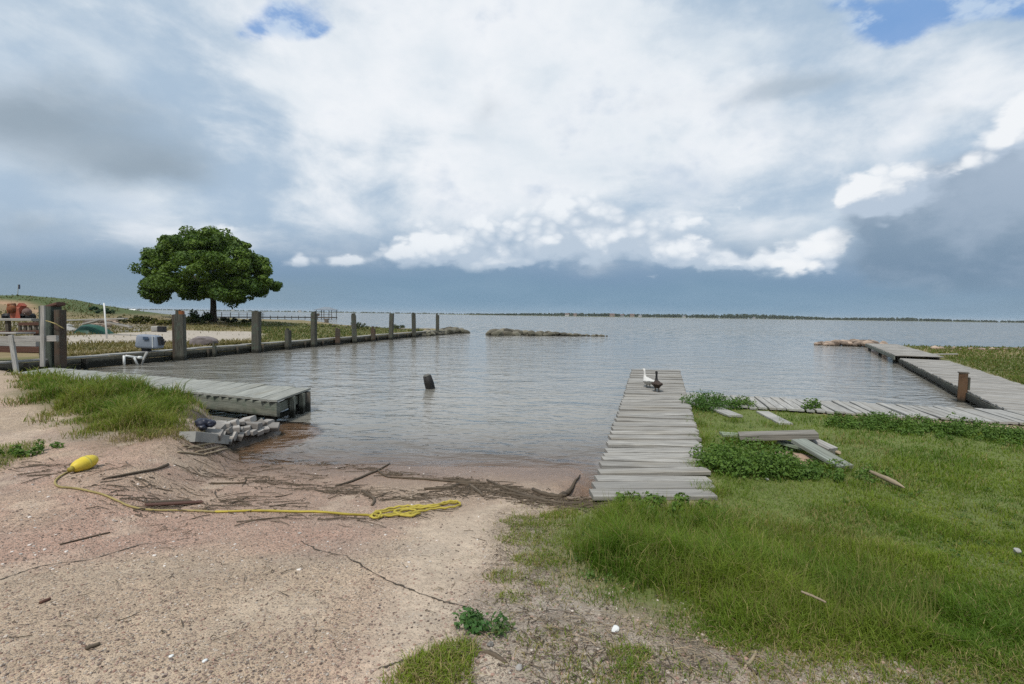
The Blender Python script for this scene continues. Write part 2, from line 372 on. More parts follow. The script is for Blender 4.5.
# grey bellies
grey = blobs(uS, vS, [(45, 120, 150, 50, 1.2), (135, 165, 100, 30, .8), (10, 225, 130, 40, .6)])
col = t.mix(t.ss(.15, 1.1, grey * (n_d * 1.0 + .55) * front) * .9, col, sc_(148, 164, 178))
gr2 = blobs(uS, vS, [(768, 97, 66, 22, 1.4), (505, 118, 34, 44, .6), (720, 60, 60, 12, .35), (585, 140, 60, 18, .3), (910, 125, 70, 18, .5), (660, 110, 40, 24, .4)])
col = t.mix(t.ss(.15, 1.1, gr2 * (n_f * .8 + .6) * front) * .65, col, sc_(164, 180, 195))
# openings to blue
uB, vB = warp(70, 60)
blue = blobs(uB, vB, [(297, 24, 46, 34, 1.2), (325, 46, 22, 12, .6), (262, 42, 26, 16, .6), (868, 32, 56, 22, 1.2), (945, 14, 84, 20, 1.2), (1010, 4, 60, 18, 1.0), (830, 4, 50, 12, .6)])
blue = t.ss(.30, .85, blue * (1.9 - n_f * 1.7) * front + (.5 - n_d) * .5 * t.ss(.1, .3, blue * front))
col = t.mix(blue * .85, col, t.mix(t.ss(.44, .62, t.noise(q, 12, 5, .62)) * .7, t.mix(.2, sc_(116, 164, 224), sky), sc_(208, 224, 240)))
# heaped clouds with flat bases
pf = (puff - .62) * .8 + (puff2 - .62) * .5 + (n_f - .5) * .7
def heap(du, dv, L):
    return blobs(U0 + (bx_ - .5) * 46 + (ax - .5) * 22 + du, V0 + (by_ - .5) * 36 + dv, L)
ROW = [(352, 266, 20, 9), (400, 258, 56, 18), (455, 242, 62, 36), (500, 262, 40, 12, .7), (548, 240, 60, 36), (570, 205, 66, 30, .7), (620, 238, 60, 30), (690, 250, 54, 20), (730, 263, 50, 12), (795, 258, 46, 22), (830, 246, 26, 22, .8),
       (300, 262, 26, 9, .9), (485, 95, 24, 34, .5), (470, 160, 50, 34, .45), (690, 222, 40, 10, .6), (648, 276, 14, 4, .6), (732, 210, 12, 7, .7), (95, 237, 24, 5, .6), (225, 228, 26, 6, .6)]
h0 = heap(0, 0, ROW) * front + pf * .6; h1 = heap(-14, 12, ROW) * front + pf * .6
basev = t.m('MULTIPLY_ADD', U0, -.012, 41)                 # height of the flat bases
hm = t.ss(.26, .68, h0) * t.ss(basev - 5, basev + 8, V0 + (bx_ - .5) * 14)
tex = (puff - .6) * .55 + (puff2 - .6) * .45 + (n_f - .5) * .6
lit = t.ss(-.26, .34, h0 - h1 + tex)
hcol = t.mix(lit, sc_(188, 203, 219), sc_(238, 243, 248))
hcol = t.mix(t.ss(30, 0, V0 - basev) * .5, hcol, sc_(178, 195, 213))
# the big dark shower cloud on the right
uD, vD = warp(60, 44)
dk = blobs(uD, vD, [(955, 228, 110, 58, 1.4), (1070, 185, 90, 80, 1.3), (900, 262, 74, 24, .8), (1000, 262, 120, 28, 1.0), (905, 212, 44, 24, .6), (868, 228, 44, 20, .7), (930, 198, 50, 28, .8), (990, 172, 60, 26, .9)])
dkm = t.ss(.30, .80, dk * front + (n_f - .5) * .8 + (puff - .6) * .2)
dkc = t.mix(t.ss(50, 240, V0 + (ay - .5) * 60), sc_(118, 142, 165), sc_(178, 193, 211)); dkc = t.mix(t.ss(.42, .62, n_f) * .45, dkc, sc_(172, 188, 207))
col = t.mix(hm * t.ss(.9, .2, dkm * t.ss(120, 60, V0)), col, hcol)
col = t.mix(dkm * .88, col, dkc)
RIM = [(838, 200, 26, 16, .9), (864, 190, 54, 28, 1.2), (900, 178, 32, 20, .8), (944, 166, 34, 13, .6), (985, 142, 50, 26, 1.1), (1016, 122, 36, 26, 1.1), (815, 250, 34, 22, .7), (790, 264, 46, 10, .8), (880, 205, 30, 14, .5)]
r0_ = heap(0, 0, RIM) * front + pf * .85; r1_ = heap(-16, 13, RIM) * front + pf * .85
tm = t.ss(.22, .68, r0_)
col = t.mix(tm * .95, col, t.mix(t.ss(-.24, .36, r0_ - r1_ + tex), sc_(186, 201, 218), sc_(244, 247, 250)))
# rain-dim band above the water
lowm = t.ss(52, 20, V0 + (ay - .5) * 40 + (by_ - .5) * 16) * t.ss(.0, .3, dy)
lowc = t.mix(t.ss(-330, -80, U0), sc_(134, 155, 170), sc_(121, 152, 176)); lowc = t.mix(t.ss(250, 500, U0), lowc, sc_(126, 151, 171))
lowc = t.mix(t.ss(14, 0, V0), lowc, sc_(132, 161, 183)); lowc = t.mix(t.ss(.4, .7, n_d) * .35, lowc, sc_(142, 168, 190))
col = t.mix(lowm * .88, col, lowc)
lw = blob(uS, vS, 50, 268, 230, 34) * front
col = t.mix(t.ss(.2, .9, lw) * .6, col, sc_(134, 156, 172))
world.cycles.sampling_method = 'MANUAL'; world.cycles.sample_map_resolution = 256
bg = t.node('ShaderNodeBackground', ins={'Color': col, 'Strength': SKY_S})
wo = world.node_tree.nodes.new('ShaderNodeOutputWorld'); t.l.new(bg.s, wo.inputs[0])
sd = bpy.data.lights.new('sun', 'SUN'); sd.energy = 3.1; sd.angle = math.radians(10); sd.color = (1, .96, .9)
so = bpy.data.objects.new('sun', sd); COL.objects.link(so)
sdir = Vector((math.sin(SUN_AZ) * math.cos(SUN_EL), math.cos(SUN_AZ) * math.cos(SUN_EL), math.sin(SUN_EL)))
so.rotation_euler = sdir.to_track_quat('Z', 'Y').to_euler(); so.location = (0, -20, 40)
SC.view_settings.view_transform = 'Standard'; SC.view_settings.look = 'None'; SC.view_settings.exposure = 0.0; SC.view_settings.gamma = 1
SC.render.engine = 'CYCLES'; SC.cycles.use_denoising = False; SC.cycles.use_adaptive_sampling = False; SC.cycles.max_bounces = 6; SC.cycles.transparent_max_bounces = 8
SC.cycles.diffuse_bounces = 3; SC.cycles.glossy_bounces = 3; SC.cycles.caustics_reflective = False; SC.cycles.caustics_refractive = False
SC.cycles.sample_clamp_indirect = 6
# ------------------------------------------------------------------ ground: colours of the soil itself, by place
X2, Y2 = _gx, _gy; shp = X2.shape
def area(pts, soft=.25, nz=.4, s=1.2, world_=False):
    poly = pts if world_ else GP(pts)
    if any(np.isnan(p[0]) for p in poly): print('MISS', pts, poly)
    return poly, sst(-soft, soft, sdf(poly, X2, Y2) + (fbm(X2, Y2, s, 6) - .5) * 2 * nz)
gc = np.ones(shp + (3,)) * np.array([.46, .345, .24])             # pinkish sandy aggregate
peb = np.full(shp, .8); rgh = np.zeros(shp)
def paint(mk, c, p=None, amt=1.0):
    global gc, peb
    mk = np.clip(mk * amt, 0, 1); gc = gc * (1 - mk[..., None]) + np.array(c) * mk[..., None]
    if p is not None: peb = peb * (1 - mk) + p * mk
paint(sst(.45, .7, fbm(X2, Y2, .55, 21)) * (Y2 < 9), (.45, .275, .205), 1.0, .85)     # redder patches
paint(sst(.5, .75, fbm(X2, Y2, .4, 31)) * (Y2 < 9), (.38, .315, .24), .7, .5)
SLAB = [(575, 492), (500, 512), (497, 560), (478, 610), (440, 650), (400, 700), (330, 700), (372, 620), (395, 560), (420, 528), (455, 512), (500, 500)]
_p, slab = area(SLAB, .2, .12); paint(slab, (.49, .39, .29), .25, .9)
_p, edge = area([(497, 512), (545, 505), (575, 560), (640, 615), (800, 640), (1150, 672), (1150, 760), (400, 760), (445, 650), (482, 605), (500, 555)], .25, .2); paint(edge, (.33, .27, .205), .9)
paint(edge * sst(.5, .7, fbm(X2, Y2, 1.6, 41)), (.36, .30, .235), .8)
paint(edge * sst(.55, .7, fbm(X2, Y2, 3.1, 44)), (.12, .098, .062), .8, .8)
LAWN = [(526, 519), (592, 500), (650, 500), (690, 498), (676, 450), (652, 412), (680, 403), (820, 414), (1024, 430), (1200, 445), (1400, 560), (1300, 720), (1020, 692), (930, 668), (850, 650), (720, 636), (640, 606), (570, 582), (538, 550)]
LAWNW, lawn = area(LAWN, .3, .25); paint(lawn, (.11, .14, .03), .15)
LEFTG = [(18, 374), (60, 371), (120, 378), (160, 392), (205, 398), (236, 405), (226, 418), (186, 435), (85, 438), (58, 414), (20, 396)]
LEFTGW, leftg = area(LEFTG, .3, .3); paint(leftg, (.13, .115, .05), .2)
_p, m_ = area([(60, 438), (190, 436), (215, 428), (200, 452), (90, 452)], .3, .3); paint(m_, (.20, .145, .09), .6, .7)
LEFTG2 = [(-60, 462), (0, 446), (36, 442), (38, 452), (0, 470), (-60, 490)]
LEFTG2W, m_ = area(LEFTG2, .2, .2); paint(m_, (.15, .13, .06), .5)
_p, m_ = area([(-80, 478), (20, 478), (40, 492), (0, 502), (-80, 505)], .3, .3); paint(m_, (.17, .15, .13), .5, .6)
# land across the slip
landm = ((sdf(LB, X2, Y2) > -.6) & (Y2 > 15.5)).astype(float) * sst(15.3, 16.3, Y2)
n1 = fbm(X2, Y2, .3, 51); n2 = fbm(X2, Y2, .9, 52)
paint(landm, (.22, .17, .085), .1)
paint(landm * sst(.42, .62, n1), (.15, .135, .05), .1)
paint(landm * sst(.55, .75, n2), (.27, .225, .14), .1, .7)
PEN = [(262, 345), (300, 341), (350, 338), (440, 331), (400, 328.5), (330, 325), (250, 321), (228, 324), (262, 331)]
PENW, m_ = area(PEN, .8, .5, .5); paint(m_ * landm, (.125, .125, .04), .05)
paint(m_ * landm * sst(.55, .7, n2), (.20, .17, .075), .05, .7)
_p, m_ = area([(60, 345), (118, 342.5), (170, 342), (250, 340), (262, 334), (252, 331.5), (170, 330.5), (120, 333), (62, 336)], .3, .25, .8); paint(m_ * landm, (.40, .35, .285), .2); pad = m_ * landm
_p, m_ = area([(-70, 322), (56, 322), (110, 323), (180, 326), (150, 330), (60, 335), (-70, 336)], .5, .5, .8); paint(m_ * landm, (.24, .215, .18), .3, .75)
zlow = np.interp(X2, _mx, _mz)
mound = landm * sst(44, 52, Y2) * sst(1.2, 2.0, GZ)
paint(mound, (.21, .155, .085), .1); paint(mound * sst(.30, .46, n1), (.36, .225, .135), .1, .95); paint(mound * sst(.56, .70, n2), (.14, .12, .045), .1, .7)
paint(mound * sst(-.55, -.1, GZ - zlow), (.07, .095, .03), .05)
# the far right bank
rb = (sdf(RB2, X2, Y2) > .1).astype(float); paint(rb, (.115, .12, .035), .05)
paint(rb * sst(25, 31, Y2 + 4 * (n1 - .5)), (.24, .185, .085), .05, .85); paint(rb * sst(.55, .7, n2), (.19, .155, .07), .05, .6)
paint(rb * sst(36, 38, Y2 + 3 * (n2 - .5)), (.10, .11, .035), .05, .8)
# bed under water, and the soaked margin
paint(sst(.0, -.35, GZ), (.10, .085, .055), .3, .9)
damp = sst(.50, .36, GZ + .16 * (fbm(X2, Y2, 1.1, 62) - .5)) * (X2 > -5) * (X2 < 1.0) * (Y2 < 9)
paint(damp, (.36, .255, .185), None, .5)
paint(sst(.56, .72, fbm(X2, Y2 * 2.2, .8, 63)) * (Y2 < 8) * (X2 < .5), (.32, .265, .21), .6, .35)
paint(sst(.60, .74, fbm(X2 * 1.5, Y2, 1.9, 64)) * (Y2 < 8) * (X2 < .5), (.52, .42, .31), .3, .5)
# wetness
wet = sst(.26, .05, GZ + .05 * (fbm(X2, Y2, 1.5, 61) - .5)) * (X2 > -6) * (X2 < 2.2) * (Y2 < 12)
paint(wet * sst(-.3, -.05, GZ), (.36, .235, .165), .3, .8)
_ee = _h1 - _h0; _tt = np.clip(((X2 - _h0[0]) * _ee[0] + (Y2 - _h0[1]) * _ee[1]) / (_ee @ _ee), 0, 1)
paint(sst(.58, .42, np.hypot(X2 - _h0[0] - _tt * _ee[0], Y2 - _h0[1] - _tt * _ee[1])), (.07, .055, .04), .3)  # ground under the stone heap painted dark for the shade in its gaps
idx = np.arange(shp[0] * shp[1]).reshape(shp)
quad = np.stack([idx[:-1, :-1], idx[1:, :-1], idx[1:, 1:], idx[:-1, 1:]], -1).reshape(-1, 4)
gm, t = mat('soil')
c = t.attr('gcol', 0); mk = t.attr('gmask'); pm, wm, lm = t.xyz(mk); p = t.pos(); pd = t.vm('ADD', p, t.vm('MULTIPLY', t.noise(p, 9, 3, .5, 1), (.03, .03, .03)))
nA = t.noise(p, 1.7, 6, .6); nB = t.noise(p, 14, 5, .65); nC = t.noise(p, 70, 3, .6)
c = t.mix(1.0, c, t.mix(nA, (.70,) * 3, (1.30,) * 3), 'MULTIPLY'); c = t.mix(1.0, c, t.mix(nB, (.50,) * 3, (1.5,) * 3), 'MULTIPLY')
v1 = t.vor(pd, 62, 1); v1d = t.vor(pd, 62, 0); v2 = t.vor(pd, 150, 1); v2d = t.vor(pd, 150, 0)
r1, g1, b1 = t.xyz(v1); r2, g2, b2 = t.xyz(v2)
def stone(r): 
    a = t.mix(t.ss(.0, .35, r), (.07, .055, .045), (.20, .145, .11)); a = t.mix(t.ss(.35, .6, r), a, (.33, .235, .185)); a = t.mix(t.ss(.6, .85, r), a, (.36, .29, .22)); return t.mix(t.ss(.92, .97, r), a, (.55, .52, .47))
sm = t.ss(.55, .35, v1d) * t.ss(.42, .5, g1)
c = t.mix(pm * sm * .9, c, stone(r1)); c = t.mix(pm * t.ss(.6, .4, v2d) * t.ss(.4, .5, g2) * .8, c, stone(r2))
fk = t.ss(.66, .74, t.noise(p, 33, 4, .7)) * pm
c = t.mix(fk * .7, c, (.09, .07, .05))
c = t.mix(wm * .62, c, t.mix(1.0, c, (.42, .38, .34), 'MULTIPLY'))
hh = nC * .25 + nB * .7 + (t.m('MULTIPLY', t.ss(.6, .1, v1d) * sm, pm) * .5) + (t.ss(.6, .1, v2d) * pm) * .2
pbr(t, c, t.rng(wm, 0, 1, .92, .28), t.bump(hh, .9, .02), .3)
ground = mesh_arr('ground', np.stack([X2, Y2, GZ], -1).reshape(-1, 3), quad.ravel(), np.arange(len(quad)) * 4,
    [('gcol', np.c_[gc.reshape(-1, 3), np.ones(gc.size // 3)]), ('gmask', np.stack([peb, wet, landm], -1).reshape(-1, 3))], gm, None, True)
setting(ground)
# ------------------------------------------------------------------ water
wx = axis(-8, 8, .1, -8900, 8900, 1.08, lambda p: .8 if abs(p) < 75 else 1e9); wy = axis(5, 16, .07, 1, 8900, 1.05, lambda p: .6 if abs(p) < 70 else 1e9)
wX, wY = np.meshgrid(wx, wy, indexing='ij'); dep = -T(wX, wY)
shore = np.array([q[:2] for q in Garr([300, 322, 350, 376, 400, 440, 520, 570], [441, 443, 446, 447.5, 452, 458, 462, 466])])
def pl_dist(px, py, L):
    d = np.full(px.shape, 1e9)
    for (a, b) in zip(L[:-1], L[1:]):
        e = b - a; tt = np.clip(((px - a[0]) * e[0] + (py - a[1]) * e[1]) / (e @ e), 0, 1)
        d = np.minimum(d, np.hypot(px - a[0] - tt * e[0], py - a[1] - tt * e[1]))
    return d
dsh = pl_dist(wX, wY, shore)
wz = .022 * np.exp(-(dsh / .12) ** 2) * sst(.3, .6, fbm(wX, wY, .9, 71)) 
wz = wz + .012 * (fbm(wX, wY * 1.6, .8, 72, 3) - .5) * sst(.05, .5, dep) * (wY < 60)
wi = np.arange(wX.size).reshape(wX.shape); wq = np.stack([wi[:-1, :-1], wi[1:, :-1], wi[1:, 1:], wi[:-1, 1:]], -1).reshape(-1, 4)
wm_, t = mat('bay water')
p = t.pos(); X_, Y_, Z_ = t.xyz(p); depth = t.attr('depth', 2)
big = t.noise(t.comb(X_ * .55, Y_ * 1.0, 0.0), .9, 4, .55, dist=.6); mid_ = t.noise(t.comb(X_ * .8, Y_ * 1.5, 3.0), 3.0, 2, .5, dist=.4); fine = t.noise(t.comb(X_, Y_ * 1.4, 7.0), 11, 3, .6)
gust = t.noise(t.comb(X_ * .35, Y_, 1.0), .06, 4, .55)
hgt_ = big * .62 + (mid_ * .24 + fine * .012) * t.rng(gust, .3, .7, .5, 1.25)
sl1 = t.noise(t.comb(X_ * .6, Y_, 2.0), 2.2, 3, .6, 1); sl2 = t.noise(t.comb(X_ * .8, Y_, 5.0), .5, 2, .5, 1)
slp = t.vm('ADD', t.vm('MULTIPLY', t.vm('SUBTRACT', sl1, (.5, .5, .5)), (.8, 1.25, 0)), t.vm('MULTIPLY', t.vm('SUBTRACT', sl2, (.5, .5, .5)), (.3, .6, 0)))
openw = t.ss(28, 85, Y_) * t.rng(gust, .3, .7, .75, 1.2)
nb = t.vm('NORMALIZE', t.vm('ADD', t.bump(hgt_, 1.0, .15), t.vm('MULTIPLY', slp, t.comb(openw, openw, 0.0))))
murk = t.mix(t.ss(.0, .4, depth), (.23, .195, .16), (.235, .222, .19))
dif = t.node('ShaderNodeBsdfDiffuse', ins={'Color': murk, 'Normal': nb})
clr = t.node('ShaderNodeBsdfTransparent', ins={'Color': (.86, .80, .70, 1)})
op = t.m('SUBTRACT', 1.0, t.m('POWER', 2.718, t.m('MAXIMUM', depth, 0) * -4.0))
body = t.node('ShaderNodeMixShader', ins={0: op, 1: clr, 2: dif})
gl = t.node('ShaderNodeBsdfGlossy', ins={'Color': (.98, .98, .98, 1), 'Roughness': .07, 'Normal': nb})
fr = t.node('ShaderNodeFresnel', ins={'IOR': 1.333, 'Normal': nb})
surf(t, t.node('ShaderNodeMixShader', ins={0: fr, 1: body, 2: gl}))
water = mesh_arr('water', np.stack([wX, wY, wz], -1).reshape(-1, 3), wq.ravel(), np.arange(len(wq)) * 4, [('depth', dep.reshape(-1))], wm_, None, True); setting(water)
# ------------------------------------------------------------------ timber materials
W_GREY = wood('weathered grey boards', (.46, .435, .395), .6, .30)
W_DOCK = wood('weathered dock boards', (.47, .445, .40), .8, .22)
W_PALE = wood('bleached boards', (.44, .425, .39), .35, .45)
W_DECKL = wood('grey green deck boards', (.40, .40, .355), .45, .4)
W_BEAM = wood('green grey beam', (.25, .26, .215), .3, .3, wet=.16, moss=.5)
W_DARK = wood('dark soaked timber', (.13, .11, .085), .3, .35, wet=.2)
W_POST = wood('weathered post', (.115, .11, .088), .35, .25, wet=.16, moss=.6)
W_POSTR = wood('rust stained post', (.105, .085, .064), .25, .25, wet=.14, moss=.45, rust=(.085, .055, .038))
W_ORANGE = wood('orange brown post', (.10, .055, .032), .25, .35, wet=.05, moss=.5, rust=(.13, .075, .04))
W_BULK = wood('bulkhead timber', (.21, .19, .145), .45, .25, wet=.27, moss=.4)
W_BROWN = wood('red brown board', (.14, .07, .05), .3, .35)
STICK = wood('driftwood', (.15, .115, .08), .4, .35)
STICKP = wood('pale driftwood', (.42, .33, .22), .3, .45)
STONE = simple('pale stone', (.30, .28, .255), .9, .35, 9, .6, c2=(.19, .17, .15), each=.4)
ROCKD = simple('dark jetty rock', (.17, .15, .115), .9, .4, 3, .5, c2=(.09, .085, .06), each=.6)
ROCKP = simple('mixed jetty rock', (.36, .275, .21), .9, .5, 1.4, .6, c2=(.10, .07, .05), each=.6)
CONC = simple('old concrete', (.38, .365, .33), .9, .25, 7, .4, c2=(.26, .255, .235))
WHITEP = simple('white plastic', (.72, .72, .69), .45, .12, 5, .1)
GREYM = simple('grey blue paint', (.23, .26, .31), .4, .2, 5, .2, c2=(.17, .195, .23))
BLACKM = simple('black rubber', (.02, .02, .022), .6, .2)
REDM = simple('faded red paint', (.34, .075, .045), .7, .4, 3, .3, c2=(.22, .09, .05))
RUSTM = simple('rust', (.24, .085, .035), .85, .4, 9, .4, c2=(.10, .045, .025))
GREENT = simple('green tarp', (.018, .085, .055), .5, .4, 3, .3)
YELLOW = simple('yellow float plastic', (.66, .50, .045), .5, .2, 12, .25, c2=(.50, .36, .06))
ROPE_Y = wood('yellow rope', (.50, .40, .07), .1, .45)
ROPE_T = wood('sun faded rope', (.40, .32, .13), .1, .5)
DIRT = simple('bare dirt', (.36, .25, .18), .95, .3, 12, .5)
# ------------------------------------------------------------------ decks
def deck(name, A, B, C, D, n, m, parent, th=.045, gap=.012, jit=.012, over=.05, skew=0, warp=.012):
    # boards across a strip A->B (one side), D->C (other side)
    A, B, C, D = map(np.array, (A, B, C, D)); mb = MB()
    for i in range(n):
        s0, s1 = i / n, (i + 1) / n; s = (s0 + s1) / 2; s2 = min(1.02, max(-.02, s + skew))
        a = A + (B - A) * s; d = D + (C - D) * s2; L = np.linalg.norm(B - A); w = L / n - gap * (.3 + 1.6 * random.random())
        v = (a - d) / np.linalg.norm(a - d); a = a + v * over * random.random(); d = d - v * over * random.random()
        a = a.copy(); d = d.copy(); a[2] += (random.random() - .5) * warp; d[2] += (random.random() - .5) * warp
        tw = (random.random() - .5) * .012
        yw = (random.random() - .5) * jit * 2; dr = (B - A) / L
        mb.beam(a + dr * yw, d - dr * yw, w, th, (tw, tw, 1), .005)
    return mb.build(name, m, parent)
def zdock(Y): return .47 + (.60 - .47) * (Y - 5.2) / 11.0
def dockpt(x, y, z0=.5):
    p = P(x, y, z0)
    for _ in range(6): p = P(x, y, zdock(p[1]))
    return p
k_nl, k_nr, k_fl, k_fr = dockpt(591, 499), dockpt(714, 499.5), dockpt(632.5, 369.5), dockpt(679, 371)
k_fl[2] = k_fr[2] = zdock(k_fl[1])
dock = thing('wooden_dock', base([(k_nl + k_nr) / 2]), 'narrow weathered plank dock running straight out into the water with two ducks on it', 'dock')
dz3 = np.array([0, 0, 1.0])
def off(o): return tuple(-v for v in o.location)
def place(o, th_):                                          # geometry given in world space under a thing
    o.location = off(th_); return o
nb_ = 48
ddv = (k_fl - k_nl) / np.linalg.norm(k_fl - k_nl)
place(deck('deck', k_nl, k_fl, k_fr, k_nr, nb_, W_DOCK, dock, .05, .05, .022, .02, .004, .05), dock)
for f_ in (.06, .5, .94):
    a = k_nl * (1 - f_) + k_nr * f_ - dz3 * .13; b = k_fl * (1 - f_) + k_fr * f_ - dz3 * .13
    place(MB().beam(a + ddv * .1, b - ddv * .02, .06, .2).build('stringer', W_BEAM, dock), dock)
for s in (.25, .5, .75, .985):
    for f_ in (.11, .89):
        p = (k_nl * (1 - f_) + k_nr * f_) * (1 - s) + (k_fl * (1 - f_) + k_fr * f_) * s
        place(MB().tube([p - dz3 * .04, p - dz3 * 1.6], [.085, .095], 10).build('piling', W_DARK, dock), dock)
# boardwalk on the right
b0, b1, b2, b3 = P(682, 393.5, .5), P(1024, 412, .5), P(1077, 426.4, .5), P(687, 404, .5)
ex = b1 - b0; b1 = b0 + ex * 1.9; b2 = b3 + (b2 - b3) * 1.9
bw = thing('boardwalk', base([(b0 + b1) / 2]), 'low pale boardwalk along the grass edge joining the two docks on the right', 'boardwalk')
place(deck('deck', b0, b1, b2, b3, 72, W_PALE, bw, .04, .026, .014, .04, 0, .03), bw)
for (a, b) in ((b0 + (b3 - b0) * .12, b1 + (b2 - b1) * .12), (b0 + (b3 - b0) * .88, b1 + (b2 - b1) * .88)):
    place(MB().beam(a - dz3 * .12, b - dz3 * .12, .06, .19).build('stringer', W_BEAM, bw), bw)
for s in np.linspace(.06, .96, 7):
    p = b0 + (b1 - b0) * s + (b3 - b0) * .06
    place(MB().tube([p - dz3 * .05, p - dz3 * 1.5], .08, 9).build('piling', W_DARK, bw), bw)
# long dock at the right, two lengths
zr_ = .32
def long_dock(p, label, pn, wl=1.9, drop=0.0):
    a, b = p; dr = (b - a) / np.linalg.norm(b - a); nr = np.array([dr[1], -dr[0], 0]) * wl
    o = thing('long_dock', base([a]), label, 'dock'); n = int(np.linalg.norm(b - a) / .2)
    place(deck('deck', a, b, b + nr, a + nr, n, W_GREY, o, .045, .016, .02, .04, 0, .035), o)
    mb = MB(); L = np.linalg.norm(b - a); s = 0
    while s < L - .2:
        e = min(L, s + 3.2 + random.random()); jj = (random.random() - .5) * .05
        mb.beam(a + dr * s + dz3 * (-.13 + jj) - nr * .012, a + dr * (e - .03) + dz3 * (-.13 - jj) - nr * .012, .06, .2, jit=.02); s = e
    place(mb.build('fascia_beam', W_BEAM if pn else W_POST, o), o)
    place(MB().beam(a + nr * .93 - dz3 * .14, b + nr * .93 - dz3 * .14, .06, .2).build('stringer', W_DARK, o), o)
    for s in np.linspace(.08, .94, max(3, int(L / 5))):
        q_ = a + dr * L * s + nr * .09
        place(MB().tube([q_ - dz3 * .06, q_ - dz3 * 1.5], .1, 9).build('piling', W_DARK, o), o)
    return o
r_a, r_m, r_b = P(1006, 410, zr_), P(900, 358.5, zr_), P(866, 343.5, .42)
rdv = (r_m - r_a) / np.linalg.norm(r_m - r_a)
long_dock((r_a - rdv * 1.2, r_m), 'nearer length of the grey dock at the far right, sagging towards the boardwalk', 0)
long_dock((r_m + rdv * .25 + np.array([-.25, 0, .16]), r_b), 'farther length of the grey dock at the right, a step higher, ending at the rocks', 1, 2.0)
pp = np.array([13.16, 14.5, 0.0]); tp = .84
o = thing('mooring_post', (pp[0], pp[1], 0), 'short orange brown square post at the side of the right hand dock', 'post')
place(MB().beam(pp - dz3 * 1, pp + dz3 * tp, .21, .2, (0.9, 1, 0), .02).build('shaft', W_ORANGE, o), o)
place(MB().beam(pp + dz3 * tp, pp + dz3 * (tp + .03), .23, .22, (.6, 1, 0), .015).build('cap', W_DARK, o), o)
place(MB().beam(pp + np.array([.15, -.02, -.6]), pp + np.array([.15, -.02, tp - .12]), .05, .14, (.6, 1, 0), .008).build('side_board', W_POST, o), o)
# loose white boards and rubble where the long dock steps
p = P(915, 356, zr_ + .1) + np.array([1.6, .2, .02])
tag(MB().beam(p + np.array([-.6, .3, .05]), p + np.array([.7, -.2, .12]), .2, .05).build('loose_board', W_PALE, rel=base([p])), 'loose pale board lying across the step of the right hand dock', 'board')
# left dock
zl_ = .5
A, B, C_, D = P(277, 401, zl_), P(310, 389.5, zl_), P(120, 374, zl_), P(155, 389, zl_)
fr_d = (D - A) / np.linalg.norm(D - A); L2 = np.linalg.norm(C_ - B) + 3.2
bk_d = (C_ - B) / np.linalg.norm(C_ - B)
A2, B2 = A + fr_d * (L2 - .3), B + bk_d * L2
ld = thing('wooden_dock', base([(A + B) / 2]), 'pale grey green dock at the left running from the grass patch to the slip', 'dock')
place(deck('deck', A, A2, B2, B, 42, W_DECKL, ld, .045, .014, .016, .04, 0, .02), ld)
inw = (B - A) / np.linalg.norm(B - A)
place(MB().beam(A - dz3 * .19 + inw * .05, A2 - dz3 * .19 + inw * .05, .09, .30, ch=.012).build('fascia_beam', W_BEAM, ld), ld)
place(MB().beam(B - dz3 * .16 - inw * .05, B2 - dz3 * .16 - inw * .05, .08, .24).build('fascia_beam', W_BEAM, ld), ld)
e0 = fr_d * .35
place(MB().beam(A + e0 * .4 + inw * .2 - dz3 * .2, B + e0 * .4 - inw * .1 - dz3 * .16, .07, .2).build('end_beam', W_BEAM, ld), ld)
place(MB().beam(A + e0 * .7 + inw * .3 - dz3 * .42, B + e0 * .3 + inw * .06 - dz3 * .4, .08, .1).build('cross_beam', W_POST, ld), ld)
for q_ in (B + e0 * .2 - inw * .14, B + e0 * 1.2 - inw * .14, A + e0 + inw * .25, B + e0 * 5 - inw * .14, B + e0 * 12 - inw * .14, A + e0 * 7 + inw * .2):
    place(MB().tube([q_ - dz3 * .05, q_ - dz3 * 1.3], .12, 10).build('piling', W_DARK, ld), ld)
for (u_, w_) in ((.45, .1), (.75, .12)):
    q_ = A + (B - A) * u_ + e0 * .05
    place(MB().beam(q_ - dz3 * .03, q_ - dz3 * .5, w_, .1, (1, 0, 0)).build('hanger', W_BEAM, ld), ld)
# ------------------------------------------------------------------ bulkhead and its posts
def bl(d, o_=0.0): 
    n = np.array([-1, .23]); n = n / np.linalg.norm(n); return np.array([bx(d) + n[0] * o_, d + n[1] * o_, 0.0])
bh = thing('bulkhead', (bx(20), 20, 0), 'long low timber bulkhead holding the bank across the slip, dark at the waterline', 'bulkhead')
mb = MB(); s = 16.2
while s < 58:
    e = s + 2.6 + 1.4 * random.random()
    for (z0, h_) in ((.32, .2), (.11, .2), (-.1, .2), (-.33, .24)):
        jz = (random.random() - .5) * .03; o_ = (random.random() - .5) * .06
        mb.beam(bl(s, o_) + dz3 * (z0 + jz), bl(min(e, 58) - .04, o_) + dz3 * (z0 - jz), .07, h_, jit=.02)
    s = e
place(mb.build('wall_planks', W_BULK, bh), bh)
mb = MB(); s = 16.2
while s < 56:
    e = s + 3 + 2 * random.random(); jz = (random.random() - .5) * .04
    mb.beam(bl(s, .2) + dz3 * (.47 + jz), bl(min(e, 56.5) - .03, .2) + dz3 * (.47 - jz), .42, .06, jit=.02); s = e
place(mb.build('cap_board', W_PALE, bh), bh)
mb = MB()
for s in np.arange(17.5, 57, 1.9):
    place(MB().beam(bl(s, -.09) + dz3 * -.8, bl(s, -.09) + dz3 * .4, .13, .1, (0, 1, 0)).build('waler_stud', W_DARK, bh), bh)
def dpx(x): return 21.13 / ((512 - x) / F + .23)
def hor(x): return 314.8 + .0144 * (x - 512)
